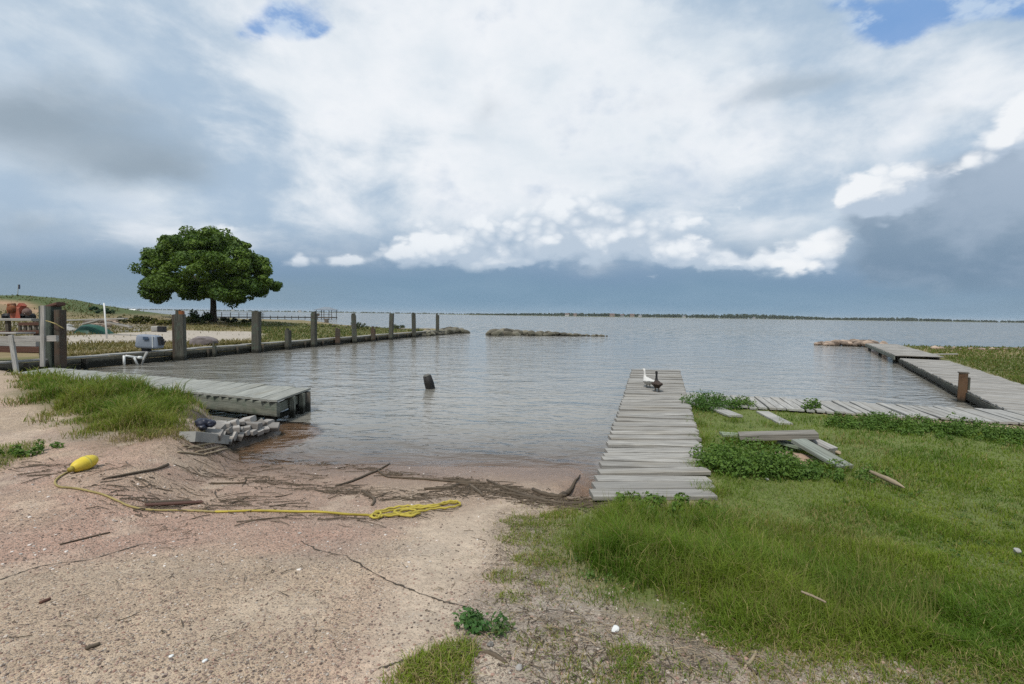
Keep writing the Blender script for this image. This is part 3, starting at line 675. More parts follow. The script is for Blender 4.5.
def post(px, top, w, label, m, lean=0.0, cat='post', split=0, group=None):
    d = dpx(px); p = bl(d, -.28); z = CZ - (top - hor(px)) * d / F
    o = thing('mooring_post', (p[0], p[1], 0), label, cat, group)
    q0 = p - dz3 * 1.2; q1 = p + dz3 * z + np.array([lean, 0, 0]); ww = w * .86 * d / F; mb = MB()
    up = (random.random() - .5, 1, 0)
    mb.beam(q0, q1 - dz3 * .1 * random.random(), ww * .92, ww * .8, up, .03, jit=.03)
    place(mb.build('shaft', m, o), o)
    if split == 3: place(MB().beam(q0 + np.array([-ww * .42, -ww * .1, 0]), q1 + np.array([-ww * .42, -ww * .1, -.12]), ww * .45, ww * .8, up, .03).build('side_post', W_POSTR, o), o)
    if split: place(MB().beam(q1 + np.array([ww * .2, 0, -.16]), q1 + np.array([ww * .17, 0, .06]), ww * .4, ww * .6, up, .02).build('split_top', wood('orange rot', (.34, .13, .05), .2, .4) if split == 3 else m, o), o)
    place(MB().beam(q1 + np.array([-ww * .16, -.01, -.2]), q1 + np.array([-ww * .15, 0, .07]), ww * .42, ww * .5, up, .03, jit=.04).build('worn_crown', m, o), o)
    return o
post(175, 312, 11, 'tall rust and grey post with an orange crown, beside the outboard motor', W_POST, 0, split=3)
post(251, 311.5, 9.3, 'tall grey post just right of the spreading tree', W_POST, .07)
post(310, 312.5, 6.3, 'tall grey post in front of the shelter on the water', W_POST, split=1)
post(351.5, 314, 5.6, 'tall leaning grey post with a broken top, between the two stubby brown posts', W_POST, -.12, split=1)
post(387.5, 313.6, 5.0, 'tall grey post just past the last stubby post', W_POST, .09)
post(411.5, 313.2, 4.6, 'tall grey post standing second from the far end of the bulkhead', W_POST, -.08)
post(434.8, 314.2, 4.4, 'tall grey post at the far end of the bulkhead by the dark rocks', W_POST)
post(209, 344, 4.2, 'thin short grey post by the low mound on the bulkhead', W_POST)
post(284, 330, 6.6, 'stubby grey post between two tall posts, nearest of the stubby ones', W_POST)
post(334, 328, 6.0, 'stubby brown post, middle one of the stubby posts', W_POSTR)
post(370, 327.5, 5.2, 'stubby brown post, farthest of the stubby posts', W_POSTR)
# the big corner post
d = dpx(54); p = bl(d, -.05)
o = thing('corner_post', (p[0], p[1], 0), 'thick dark green and brown double post at the left end of the slip', 'post')
q0 = at(50.5, 365, d); q1 = at(50.5, 307, d); q0[2] = -.8
place(MB().beam(q0, q1, .50, .45, (.1, 1, 0), .03, jit=.03).build('shaft', wood('dark green post', (.085, .10, .08), .2, .35, moss=.4), o), o)
r0 = at(60, 365, d - .15); r1 = at(60, 309.5, d - .15); r0[2] = -.8
place(MB().beam(r0, r1, .22, .3, (.1, 1, 0), .02, jit=.02).build('side_post', W_POSTR, o), o)
c0 = at(50, 307, d); place(MB().beam(c0 + np.array([-.05, 0, 0]), c0 + np.array([.38, 0, .1]), .38, .12, (0, 0, 1), .03, jit=.05).build('worn_crown', W_BROWN, o), o)
mb = MB(); mb.tube([at(43, 320.5, d - .4), at(48, 321.2, d - .45), at(55, 323.5, d - .5), at(62, 327.5, d - .4), at(63.5, 328.5, d - .2), at(64, 327, d + .3)], .018, 6)
ro = mb.build('mooring_line', ROPE_T, rel=base([at(55, 324, d)])); tag(ro, 'thin pale line slung round the thick corner post', 'rope')
# fish cleaning table frame beside it
d = 16.8
fr = thing('work_table', base([at(20, 366, d)]), 'rough grey timber work table frame with a slanted leg at the left edge', 'table')
place(MB().beam(at(-40, 339.5, d), at(57.5, 338.5, d - .1), .1, .2, ch=.008).build('rail', W_GREY, fr), fr)
place(MB().beam(at(-40, 333.5, d + .3), at(26, 333, d + .3), .7, .05, ch=.008).build('table_top', W_GREY, fr), fr)
g_ = at(42.5, 365, d - .2); g_[2] = .4
place(MB().beam(g_, at(42.8, 305.5, d - .15), .14, .06, (0, 1, 0)).build('upright', W_GREY, fr), fr)
g_ = at(21, 367, d - .3); g_[2] = T(g_[0], g_[1]) - .05
place(MB().beam(g_, at(11, 335, d - .1), .14, .08, (0, 1, 0)).build('leg', W_PALE, fr), fr)
g_ = at(-30, 367, d - .1); g_[2] = T(g_[0], g_[1]) - .05
place(MB().beam(g_, at(-22, 335, d - .1), .14, .08, (0, 1, 0)).build('leg', W_PALE, fr), fr)
# stacked timbers and a pallet behind the frame
def zg(p, dz=0.0): return np.array([p[0], p[1], float(T(p[0], p[1])) + dz])
def lay(name, x0, y0, x1, y1, w, h, m, label, cat, dz=None, d=None, group=None):
    if d: a, b = at(x0, y0, d), at(x1, y1, d)
    else: a, b = G(x0, y0), G(x1, y1); a = a + dz3 * (h / 2 + (dz or 0)); b = b + dz3 * (h / 2 + (dz or 0))
    o = MB().beam(a, b, w, h, ch=.008, jit=.01).build(name, m, rel=base([a, b])); return tag(o, label, cat, group)
tim = thing('timber_stack', base([zg(at(15, 326, 21))]), 'stack of long weathered timbers on the ground behind the work table', 'timber')
zt = zg(at(15, 326, 21))[2]
for i, (yy_, dd_, hh_) in enumerate(((.12, 21, .24), (.36, 21.1, .2), (.8, 21.5, .08), (1.35, 21.6, .1))):
    a = at(-40, 322, dd_); b = at(43 - i * 2, 322, dd_); a[2] = zt + yy_ ; b[2] = zt + yy_
    place(MB().beam(a, b, .5, hh_, jit=.02).build('timber', W_PALE if i % 2 else W_BROWN, tim), tim)
for x_ in (-20, 8, 36):
    a = at(x_, 322, 21.5); place(MB().beam(np.array([a[0], a[1], zt]), np.array([a[0], a[1], zt + 1.3]), .14, .14, (1, 0, 0)).build('bearer', W_DARK, tim), tim)
pl_ = thing('pallet', base([zg(at(30, 332, 20))]), 'dark wooden pallet propped on edge behind the grey work table rail', 'pallet')
for yy_ in (324, 332):
    place(MB().beam(at(19, yy_, 19.6), at(42, yy_ - .3, 19.6), .05, .12).build('slat', W_BROWN, pl_), pl_)
for x_ in (20, 25.5, 30.5, 36, 41):
    place(MB().beam(at(x_, 325, 19.66), at(x_, 333, 19.66), .1, .07, (0, 1, 0)).build('block', W_DARK, pl_), pl_)
place(MB().beam(at(19, 328.2, 19.8), at(42, 328, 19.8), .03, .1).build('slat', W_GREY, pl_), pl_)
# ------------------------------------------------------------------ far left: machine, debris, tarp, pole
def ground_at(x, d, dz=0.0):
    p = at(x, 320, d); return zg(p, dz)
d = 40.0; g0 = ground_at(19, d); pxm = d / F
mc = thing('old_machine', g0, 'rusty red and orange winch machine standing at the foot of the mound', 'machine')
def mp(x, y, dd=0.0): return at(x, y, d + dd)
place(MB().beam(mp(16, 314), mp(24.5, 313), .9, 1.0, ch=.12, jit=.1).build('body', REDM, mc), mc)
place(MB().tube([mp(11.5, 309, -.6), mp(11.5, 309, .6)], .30, 16).build('drum', RUSTM, mc), mc)
place(MB().beam(mp(7.5, 317.5), mp(30, 317), .8, .25, ch=.03).build('bed_frame', BLACKM, mc), mc)
place(MB().beam(mp(8.3, 317, .2), mp(8.3, 304.5, .2), .12, .12, (0, 1, 0)).build('mast', RUSTM, mc), mc)
place(MB().beam(mp(14.8, 317, .2), mp(14.8, 304, .2), .12, .12, (0, 1, 0)).build('mast', RUSTM, mc), mc)
place(MB().beam(mp(8, 304.4, .2), mp(15, 304, .2), .14, .12).build('crossbar', RUSTM, mc), mc)
place(MB().tube([mp(27, 312, -.35), mp(27, 312, .35)], .30, 16).build('wheel', simple('dusty pink rust', (.20, .13, .11), .9), mc), mc)
place(MB().beam(mp(20, 308, 0), mp(23, 304.5, 0), .5, .35, ch=.05).build('cowl', REDM, mc), mc)
for x_ in (10, 28):
    a = mp(x_, 317); place(MB().tube([a + np.array([0, -.4, 0]), a + np.array([0, .4, 0])], .3, 14).build('wheel', BLACKM, mc), mc)
# heap of rubble and lumber
def pile(name, spots, m, label, cat, group, r, sub=1, sink=.25, sq=(1.2, 1, .7)):
    for (x, y, *rr) in spots:
        p = G(x, y); k = rr[0] if rr else 1.0; rad = r * k * (.75 + .5 * random.random())
        o = MB().rock((0, 0, rad * .4), rad, (sq[0], sq[1], sq[2] * (.8 + .4 * random.random())), random.random() * 6, sub=sub).build(name, m, smooth=False)
        o.location = V(p - dz3 * rad * sink); tag(o, label, cat, group)
pile('broken_concrete', [(66 + random.random() * 9, 327 + random.random() * 6) for _ in range(9)], CONC, 'pale broken concrete lump piled left of the green tarp', 'rubble', 'pale rubble beside the tarp', .34)
pile('broken_concrete', [(62 + random.random() * 80, 328 + random.random() * 4, .5) for _ in range(16)], CONC, 'small pale rubble lump scattered over the near edge of the pad', 'rubble', 'small rubble on the pad', .26)
pile('broken_concrete', [(86 + random.random() * 32, 321.5 + random.random() * 6) for _ in range(20)], ROCKP, 'brown rubble lump heaped round the leaning white pole', 'rubble', 'brown rubble behind the tarp', .36)
for (x0, y0, x1, y1, m, lb) in ((62, 320.5, 126, 318.5, W_PALE, 'long pale plank lying on the rubble under the mound'), (84, 324, 101, 319.5, W_PALE, 'short pale plank tilted over the rubble by the pole'), (108, 322, 131, 327, W_GREY, 'grey plank sloping down at the right of the rubble')):
    dd_ = 33; a, b = at(x0, y0, dd_), at(x1, y1, dd_); a[2] = max(a[2], T(a[0], a[1]) + .1); b[2] = max(b[2], T(b[0], b[1]) + .1)
    tag(MB().beam(a, b, .35, .09, jit=.02).build('plank', m, rel=base([a, b])), lb, 'plank')
# green tarp over something low
gt = G(88, 333.5); mb = MB(); rows = []
for i in range(15):
    row = []
    for j in range(15):
        u_, w_ = i / 14 * 2 - 1, j / 14 * 2 - 1; hgt0 = max(0, 1 - (abs(u_) ** 2.2 + abs(w_) ** 2.2))
        x_ = gt[0] + u_ * 1.0 + w_ * .15; y_ = gt[1] + w_ * .8 + .5
        row.append((x_, y_, T(x_, y_) - .03 + .62 * hgt0 ** .7 * (1 - .25 * u_) * (1 + .3 * (float(fbm(np.array(x_), np.array(y_), 2.4, 80)) - .5))))
    rows.append(row)
tag(mb.grid(rows).build('tarp', GREENT, smooth=True, rel=base([gt])), 'crumpled dark green tarp over a low heap on the pale pad', 'tarp')
d = 30; a = ground_at(106.5, d, -.2); b = at(104, 303, d)
tag(MB().tube([a, (a + b) / 2, b], [.05, .045, .04], 8).build('white_pole', WHITEP, rel=tuple(a)), 'slim white pole leaning out of the rubble', 'pole')
d = 62; a = ground_at(18.5, d, -.2); b = at(18.3, 284.5, d)
fp = thing('marker_pole', tuple(a), 'thin pole with a small dark blue flag on top of the mound', 'pole')
place(MB().tube([a, b], .035, 6).build('pole', CONC, fp), fp)
place(MB().grid([[b + np.array([x_ - .1, .06 * math.sin(3 * x_ + z_), z_ - .55]) for x_ in np.linspace(0, .28, 5)] for z_ in np.linspace(0, .55, 5)]).build('flag', simple('blue cloth', (.03, .05, .10), .8), fp), fp)
# ------------------------------------------------------------------ outboard motor and pipes on the bulkhead
d = dpx(150); mo = thing('outboard_motor', tuple(bl(d, 0) + dz3 * .5), 'grey blue outboard motor hung on the bulkhead beside the rust stained post', 'motor')
mk_ = lambda x, y, dd=0.0: at(x, y, d + dd)
bm = bmesh.new(); bmesh.ops.create_cube(bm, size=1)
bmesh.ops.bevel(bm, geom=bm.edges[:] + bm.verts[:], offset=.2, segments=3, affect='EDGES', profile=.6)
pxm = d / F
for v in bm.verts:
    z = v.co.z; k = 1 - .16 * max(0, z + .5); v.co = Vector((v.co.x * 24 * pxm * k, v.co.y * .5 * k, z * 13.5 * pxm - v.co.x * .05))
me = bmesh.ops; m_ = bpy.data.meshes.new('cowling'); bm.to_mesh(m_); bm.free()
for pol in m_.polygons: pol.use_smooth = True
m_.materials.append(GREYM); ob = bpy.data.objects.new('cowling', m_); COL.objects.link(ob); ob.parent = mo
cc_ = mk_(149.5, 341.5); ob.location = V(cc_) - mo.location
place(MB().beam(mk_(143, 338.2, -.27), mk_(148, 338.4, -.27), .03, .13, ch=.01).build('side_decal', simple('dark blue sticker', (.05, .08, .13), .5), mo), mo)
place(MB().beam(mk_(152.4, 335.8, -.24), mk_(152.6, 347.6, -.24), .03, .04, (0, 1, 0)).build('cowl_strap', WHITEP, mo), mo)
place(MB().beam(mk_(146, 347), mk_(147, 353), .3, .28, (0, 1, 0), .04).build('midsection', BLACKM, mo), mo)
place(MB().tube([mk_(147, 352, -.6), mk_(144, 358, -.75), mk_(141.5, 366, -.9)], [.05, .045, .03], 8).build('lower_leg', W_PALE, mo), mo)
place(MB().beam(mk_(159.5, 337), mk_(162, 345), .12, .3, (0, 1, 0), .02).build('bracket', BLACKM, mo), mo)
place(MB().tube([mk_(160, 342), mk_(164, 339.5), mk_(165.5, 341), mk_(163, 344)], .03, 6).build('tiller_handle', BLACKM, mo), mo)
pf_ = thing('pipe_frame', tuple(bl(dpx(132), -.2) + dz3 * .3), 'white pipe frame hanging off the bulkhead under the outboard motor', 'pipe frame')
mk_ = lambda x, y, dd=0.0: at(x, y, dpx(x) - .5 + dd)
place(MB().tube([mk_(124, 355.5), mk_(124.2, 366)], .045, 10).build('upright_pipe', WHITEP, pf_), pf_)
place(MB().tube([mk_(126, 355.8), mk_(134, 357), mk_(141, 357.5)], .04, 10).build('cross_pipe', WHITEP, pf_), pf_)
place(MB().tube([mk_(134, 357.5, -.05), mk_(137.5, 365, -.05)], .045, 10).build('short_pipe', WHITEP, pf_), pf_)
place(MB().tube([mk_(138.5, 357.5, -.15), mk_(141.5, 357.6, -.15)], .065, 10).build('pipe_joint', WHITEP, pf_), pf_)
g_ = G(162, 332)
ba = thing('storage_bin', tuple(g_), 'small dark bin with a pale lid standing behind the outboard motor', 'bin')
place(MB().beam(g_ + dz3 * .0, g_ + dz3 * .42, .5, .45, (0, 1, 0), .06).build('box', BLACKM, ba), ba)
place(MB().beam(g_ + np.array([-.75, 0, .22]), g_ + np.array([-.3, .1, .25]), .35, .4, (0, 0, 1), .05).build('side_tray', CONC, ba), ba)
g_ = G(205, 345)
tag(MB().rock((0, 0, .12), .62, (1.2, .9, .62), .3, .3, 3, 5).build('boulder', simple('purple grey stone', (.20, .17, .165), .9, .4, 6, .8)), 'rounded purple grey boulder sitting at the edge of the pale pad', 'boulder')
bpy.data.objects['boulder'].location = V(g_)
d = dpx(220) - .8; pts_ = [at(x, y, d) for x, y in ((211, 362.5), (215, 359.8), (219, 358.3), (224, 358.8), (229, 360.8))]
tag(MB().tube(pts_, [.03, .045, .05, .045, .02], 7, noise=.2).build('bent_branch', simple('bleached wood', (.55, .52, .44), .8), rel=base(pts_)), 'bleached bent branch arching out of the water under the bulkhead', 'branch')
# the leaning stump in the slip
p = P(430.5, 388.5, 0)
st = thing('broken_piling', (p[0], p[1], 0), 'black broken piling leaning out of the open water', 'piling')
place(MB().tube([p + np.array([.05, .1, -.8]), p + np.array([0, 0, .0]), p + np.array([-.05, -.02, .2]), p + np.array([-.10, -.05, .40])], [.155, .15, .145, .13], 14, noise=.1).build('shaft', simple('tarred wood', (.022, .02, .018), .7, .4, 10, .6), st), st)
place(MB().tube([p + np.array([-.10, -.05, .39]), p + np.array([-.115, -.055, .45])], [.125, .09], 14, noise=.25).build('worn_top', simple('grey end grain', (.14, .135, .12), .9, .4, 14, .6), st), st)
# ------------------------------------------------------------------ rocks
def jetty(pts, n, hw, r, m, label, group, z=0.0, name='jetty_rock', sq=(1.2, 1, .75)):
    pts = [np.array(q_) for q_ in pts]
    for i in range(n):
        s = (i + random.random()) / n * (len(pts) - 1); j = min(int(s), len(pts) - 2); f_ = s - j
        c = pts[j] * (1 - f_) + pts[j + 1] * f_; k = hw[j] * (1 - f_) + hw[j + 1] * f_; rk = r[j] * (1 - f_) + r[j + 1] * f_
        rad = rk * (.65 + .7 * random.random()); u_ = random.gauss(0, .45) * k
        o = MB().rock((0, 0, 0), rad, (sq[0], sq[1], sq[2]), random.random() * 6, sub=2).build(name, m)
        o.location = (c[0] + (random.random() - .5) * .5, c[1] + u_, z + rad * (.05 + .35 * random.random()) + max(0, (k - abs(u_))) * .12); tag(o, label, 'rock', group)
jetty([P(489, 335.2, 0), P(512, 335.2, 0), P(545, 335.6, 0), P(576, 336, 0), P(606, 336.4, 0)], 78, [.9, 1.2, .7, .4, .2], [.5, .55, .36, .28, .16], ROCKD, 'dark low rock in the breakwater out in open water', 'rocks of the offshore breakwater')
jetty([bl(52, .0), bl(57.5, -.2), P(452, 333.3, 0), P(468, 333.3, 0)], 46, [.6, .9, 1.0, .4], [.42, .5, .55, .35], ROCKD, 'dark rock in the spit past the end of the left bulkhead', 'rocks at the bulkhead end')
jetty([P(819, 345, 0), P(838, 345.3, 0), P(858, 346, 0), P(874, 346.5, 0)], 90, [.4, 1.5, 2.2, 2.2], [.22, .3, .34, .36], ROCKP, 'brown and pinkish rock in the heap at the tip of the right dock', 'rocks at the right dock tip')
pile('shore_rock', [(930 + 94 * i / 16 + random.random() * 5, 348.5 + random.random() * 1.6, .6 + random.random() * .8) for i in range(17)], ROCKP, 'pale brown rock along the far edge of the right grass bank', 'rock', 'rocks edging the right bank', .19)
pile('shore_rock', [(275 + 165 * i / 12 + random.random() * 6, 324.5 + i * .5 + random.random() * 1.5, .6 + random.random() * .6) for i in range(13)], ROCKD, 'small dark rock on the back edge of the green spit', 'rock', 'rocks edging the green spit', .3)
# pile of pale stones by the left dock
k_ = 0
for r_, (xa, ya, xb, yb, n) in enumerate(((220, 440, 274, 427.5, 8), (208, 437.5, 270, 422.5, 9), (206, 431, 264, 417.5, 8), (210, 426.5, 256, 415, 6))):
    for i in range(n):
        f_ = (i + .5 + (random.random() - .5) * .3) / n; x_, y_ = xa + (xb - xa) * f_, ya + (yb - ya) * f_ + 1.5
        p = G(x_, y_)
        gz = float(T(p[0], p[1])); rad = .092 * (.7 + .55 * random.random())
        o = MB().beam((-rad * 1.15, 0, 0), (rad * 1.15, 0, 0), rad * 1.8, rad * 1.0, (0, .1, 1), rad * .14, rad * .3).build('riprap_stone', STONE)
        o.location = (p[0], p[1], gz + rad * .45); o.rotation_euler = (random.gauss(.25, .2), random.gauss(0, .2), .25 + random.gauss(0, .3)); tag(o, 'blocky pale grey stone in the low heap beside the left dock', 'stone', 'pale stones heaped beside the left dock')
        k_ += 1
a, b = G(187, 440), G(222, 441.5); a[2] += .05; b[2] += .06
tag(MB().beam(a, b, .22, .15, ch=.006, jit=.01).build('concrete_block', CONC, rel=base([a, b])), 'grey concrete beam lying at the foot of the pale stone heap', 'concrete beam')
g_ = G(203, 430); mb = MB()
for (a_, b_, c_, r_) in ((0, 0, .13, .10), (.09, .03, .10, .08), (-.08, .05, .09, .08), (.04, -.06, .07, .07)): mb.rock((a_, b_, c_), r_, (1.2, 1, .8), a_ * 30, .9, 3)
o = mb.build('plastic_bag', simple('dark blue plastic', (.025, .028, .045), .4), smooth=True); o.location = V(g_); tag(o, 'crumpled dark bag tucked at the left of the pale stones', 'bag')
# ------------------------------------------------------------------ float, rope, driftwood
fl_c = G(85, 469.5); fl_a = G(74, 471); fl_b = G(97, 464)
ax_ = (fl_b - fl_a); ax_[2] = 0.03; ax_ = ax_ / np.linalg.norm(ax_)
bu = thing('float_buoy', tuple(fl_c), 'yellow bullet shaped float lying on the sand at the end of the rope', 'buoy')
ctr = fl_c + dz3 * .068; prof = [(.86 * a_, .86 * b_) for a_, b_ in [(-.175, .012), (-.165, .03), (-.15, .048), (-.12, .068), (-.07, .083), (0, .09), (.06, .085), (.11, .07), (.145, .048), (.163, .024), (.168, .008)]]
place(MB().tube([ctr + ax_ * u_ for u_, _ in prof], [r_ for _, r_ in prof], 20).build('shell', YELLOW, bu, True), bu)
place(MB().tube([ctr - ax_ * .175, ctr - ax_ * .137], [.026, .03], 12).build('collar', simple('dirty yellow', (.30, .24, .04), .6), bu), bu)
place(MB().tube([ctr - ax_ * .01 , ctr + ax_ * .012], [.0785, .0785], 20).build('seam_band', simple('worn yellow', (.60, .50, .08), .5), bu, True), bu)
def rope(px, r, name, m, label, amp=.0, seg=7, parent=None, lift=.012, cat='rope', group=None):
    q_ = Garr([a for a, b in px], [b for a, b in px]); pts = []
    for i in range(len(q_) - 1):
        p0, p1, p2, p3 = q_[max(i - 1, 0)], q_[i], q_[i + 1], q_[min(i + 2, len(q_) - 1)]
        for k in range(seg):
            u_ = k / seg; pts.append(.5 * (2 * p1 + (p2 - p0) * u_ + (2 * p0 - 5 * p1 + 4 * p2 - p3) * u_ ** 2 + (3 * p1 - p0 - 3 * p2 + p3) * u_ ** 3))
    pts.append(q_[-1]); pts = np.array(pts); pts[:, 2] = T(pts[:, 0], pts[:, 1]) + lift + amp * np.sin(np.arange(len(pts)) * .9) ** 2
    rr = r if hasattr(r, '__len__') else [r] * len(pts)
    if hasattr(r, '__len__'): rr = np.interp(np.linspace(0, 1, len(pts)), np.linspace(0, 1, len(r)), r)
    o = MB().tube(pts, rr, 7, noise=.35).build(name, m, parent, rel=None if parent else base(pts))
    return place(o, parent) if parent else tag(o, label, cat, group)
rp = thing('dock_rope', tuple(G(260, 512)), 'long yellow rope trailing across the sand from the float, knotted in a bundle', 'rope')
rope([(73, 471), (66, 474), (58, 479), (55, 484), (60, 488), (72, 489), (88, 492), (104, 496), (118, 502), (132, 508), (150, 511), (180, 511.5), (215, 513)], .010, 'faded_length', ROPE_T, '', parent=rp)
rope([(215, 513), (250, 512), (285, 512.5), (320, 513), (350, 515.5), (374, 516.5)], .0115, 'yellow_length', ROPE_Y, '', parent=rp)
for pts_ in ([(372, 516), (390, 513), (405, 510.5), (420, 509), (436, 507), (448, 503.5), (457, 503.5), (460, 507), (450, 509.5), (436, 510.5), (422, 513), (405, 516), (388, 518), (374, 517)],
             [(374, 515), (388, 511), (402, 508.5), (416, 508), (432, 507.5), (446, 505.5), (458, 504.5)], [(380, 519), (396, 515), (410, 517), (416, 513), (404, 511), (394, 514), (408, 518.5), (420, 515)],
             [(376, 518), (392, 517), (406, 512), (424, 510), (440, 508)], [(371, 519), (376, 513.5), (381, 516), (377, 520.5), (370, 519)]):
    rope(pts_, .0115, 'bundle_loop', ROPE_Y, '', seg=5, parent=rp, lift=.018, amp=.009)
def stick(px, r, label, m=STICK, name='driftwood_stick', cat='stick', lift=None, group=None): return rope(px, r, name, m, label, seg=4, lift=(max(r) if hasattr(r, '__len__') else r) * .8 if lift is None else lift, cat=cat, group=group)
stick([(102, 480.5), (120, 477), (140, 473), (156, 470), (168, 465.5)], [.006, .012, .014, .013, .018], 'long thin driftwood stick pointing at the yellow float')
stick([(335, 487), (352, 482), (366, 476), (378, 471), (390, 464)], [.008, .014, .017, .015, .010], 'forked brown stick reaching from the drift line to the water')
stick([(378, 471), (384, 476), (390, 478)], [.014, .012, .008], 'short side fork beside the brown stick at the water edge')
stick([(362, 492), (374, 500), (372, 506)], [.012, .016, .012], 'thin dark twig bent towards the yellow rope bundle')
stick([(487, 481), (500, 487), (515, 493), (530, 498), (545, 500)], [.012, .016, .02, .018, .014], 'dark curved branch along the drift line at the slab corner')
stick([(533, 491), (545, 496), (558, 498), (566, 497)], [.02, .028, .026, .014], 'thick dark driftwood log at the corner of the ramp')
stick([(560, 499), (568, 494), (574, 485), (580, 477)], [.03, .03, .02, .01], 'dark driftwood limb leaning along the submerged ramp edge')
stick([(500, 493), (525, 498), (552, 503), (590, 504), (607, 500)], [.015, .018, .016, .014, .01], 'long thin reed stem below the dark branch by the dock')
stick([(424, 490), (440, 489.5), (452, 488), (460, 485), (470, 486)], [.014, .018, .02, .02, .02], 'grey brown branch in the drift line above the rope bundle')
stick([(470, 486), (478, 492), (483, 497)], [.018, .016, .012], 'short broken twig at the end of the grey brown branch')
stick([(390, 478), (420, 479.5), (450, 482), (485, 484)], [.012, .014, .016, .012], 'thin straight stem along the wet sand edge')
stick([(211, 484), (246, 483.5)], [.014, .012], 'short straight reed lying on the sand above the rope')
stick([(476, 653), (486, 652.5), (494, 655), (500, 659), (506, 663)], [.006, .012, .015, .012, .006], 'thick grey brown branch stub half buried in the dirt foreground', lift=.0)
stick([(800, 621.5), (808, 625), (816, 629), (824, 633.5)], [.006, .007, .007, .005], 'single pale straw lying on the near grass', STICKP, lift=.17)
stick([(60, 545), (110, 533)], [.006, .007], 'thin dark twig on the sand left of the rope')
stick([(40, 604), (50, 600)], [.01, .009], 'small reddish splinter on the foreground sand', W_BROWN)
stick([(86, 650), (100, 645)], [.01, .008], 'small dark splinter near the bottom left corner')
stick([(745, 668), (752, 661), (756, 652)], [.007, .008, .006], 'pale dead stem curling from the dirt at the lower right', STICKP)
stick([(738, 661), (748, 668), (757, 675)], [.007, .008, .006], 'grey dead root loop on the dirt at the lower right', STICK)
stick([(862, 474), (880, 482), (893, 488), (904, 494)], [.012, .028, .032, .008], 'pale splintered driftwood in the lawn past the lumber pile', STICKP, lift=.07)
o = lay('plank', 146, 506.5, 203, 503, .07, .02, W_BROWN, 'thin red brown board lying on the sand behind the rope', 'board')
lay('plank', 150, 503.5, 190, 501.5, .06, .02, STICK, 'split dark lath behind the red brown board', 'board')
for (xa, ya, xb, yb) in ((188, 449, 214, 444), (196, 453, 228, 447), (183, 446.5, 204, 449.5), (205, 455, 232, 449.5), (178, 453, 205, 456)):
    stick([(xa, ya), ((xa + xb) / 2, (ya + yb) / 2 - .4), (xb, yb)], [.012, .017, .012], 'bleached split reed heaped below the concrete beam', STICKP, group='bleached reeds below the concrete beam')
# ------------------------------------------------------------------ lumber in the grass
lp = lambda x, y, z: P(x, y, z)
def timber(name, a, b, w, h, m, label, cat, up=(0, 0, 1)):
    return tag(MB().beam(a, b, w, h, up, ch=.004, jit=.02).build(name, m, rel=base([a, b])), label, cat)
timber('timber_beam', lp(738, 436, .60), lp(818, 434.5, .72), .26, .085, wood('grey brown beam', (.29, .265, .225), .2, .3), 'thick weathered grey beam lying raised across the lumber pile', 'beam')
timber('plank', lp(799, 441, .66), lp(846, 467, .52), .24, .05, wood('green grey plank', (.29, .31, .265), .2, .4), 'pale green grey plank sloping off the lumber pile onto the grass', 'plank')
timber('plank', lp(812, 433, .70), lp(800, 445, .52), .12, .06, W_DARK, 'dark short prop under the end of the thick grey beam', 'prop')
timber('plank', lp(762, 412, .47), lp(786, 424, .47), .24, .04, CONC, 'whitish flat slab lying in the grass behind the beam', 'slab')
timber('plank', lp(712, 407, .47), lp(736, 416, .48), .28, .04, W_PALE, 'weathered pale board between the weeds and the boardwalk', 'board')
timber('plank', lp(722, 434, .56), lp(752, 436, .55), .20, .04, wood('pale green board', (.30, .34, .24), .2, .4), 'pale green board half hidden at the left of the lumber pile', 'board')
timber('plank', lp(778, 441.5, .56), lp(803, 448, .52), .20, .04, wood('sage board', (.28, .33, .25), .2, .4), 'short pale green board under the thick grey beam', 'board')
timber('plank', lp(812, 441, .60), lp(832, 451, .53), .20, .10, W_GREY, 'rough grey offcut behind the sloping plank', 'board')
g_ = G(790, 458); mb = MB(); rows = []
for i in range(9):
    row = []
    for j in range(13):
        u_, w_ = i / 8 * 2 - 1, j / 12 * 2 - 1; x_, y_ = g_[0] + w_ * .36, g_[1] + u_ * .3
        k = max(0, 1 - u_ * u_ - w_ * w_); row.append((x_, y_, T(x_, y_) - .02 + .07 * k + .03 * float(vnoise(np.array(x_), np.array(y_), 9)) * (k > 0)))
    rows.append(row)
setting(mb.grid(rows).build('dirt_patch', DIRT, smooth=True))
for (x, y, r_, lb, m) in ((615, 631, .026, 'small white stone on the bare dirt before the tall grass', WHITEP), (767, 480, .025, 'grey pebble in the lawn below the dark weed clump', CONC), (838, 458, .05, 'pale lump of stone just above the sloping plank', STICKP), (171, 657, .010, 'tiny white shell on the near left gravel', WHITEP), (205, 662, .011, 'tiny white shell fragment at the bottom of the gravel', WHITEP),
                       (519, 669, .018, 'buff pebble on the dirt at the bottom centre', STONE), (490, 646, .018, 'pale buff pebble beside the grey branch stub', STONE), (1016, 558, .03, 'pale stone in the lawn at the right edge', CONC)):
    o = MB().rock((0, 0, r_ * .4), r_, (1.2, .9, .7), 1.0, .5, 2).build('stone', m); o.location = V(G(x, y) + dz3 * (.05 if x > 1000 or x == 838 else 0)); tag(o, lb, 'stone')
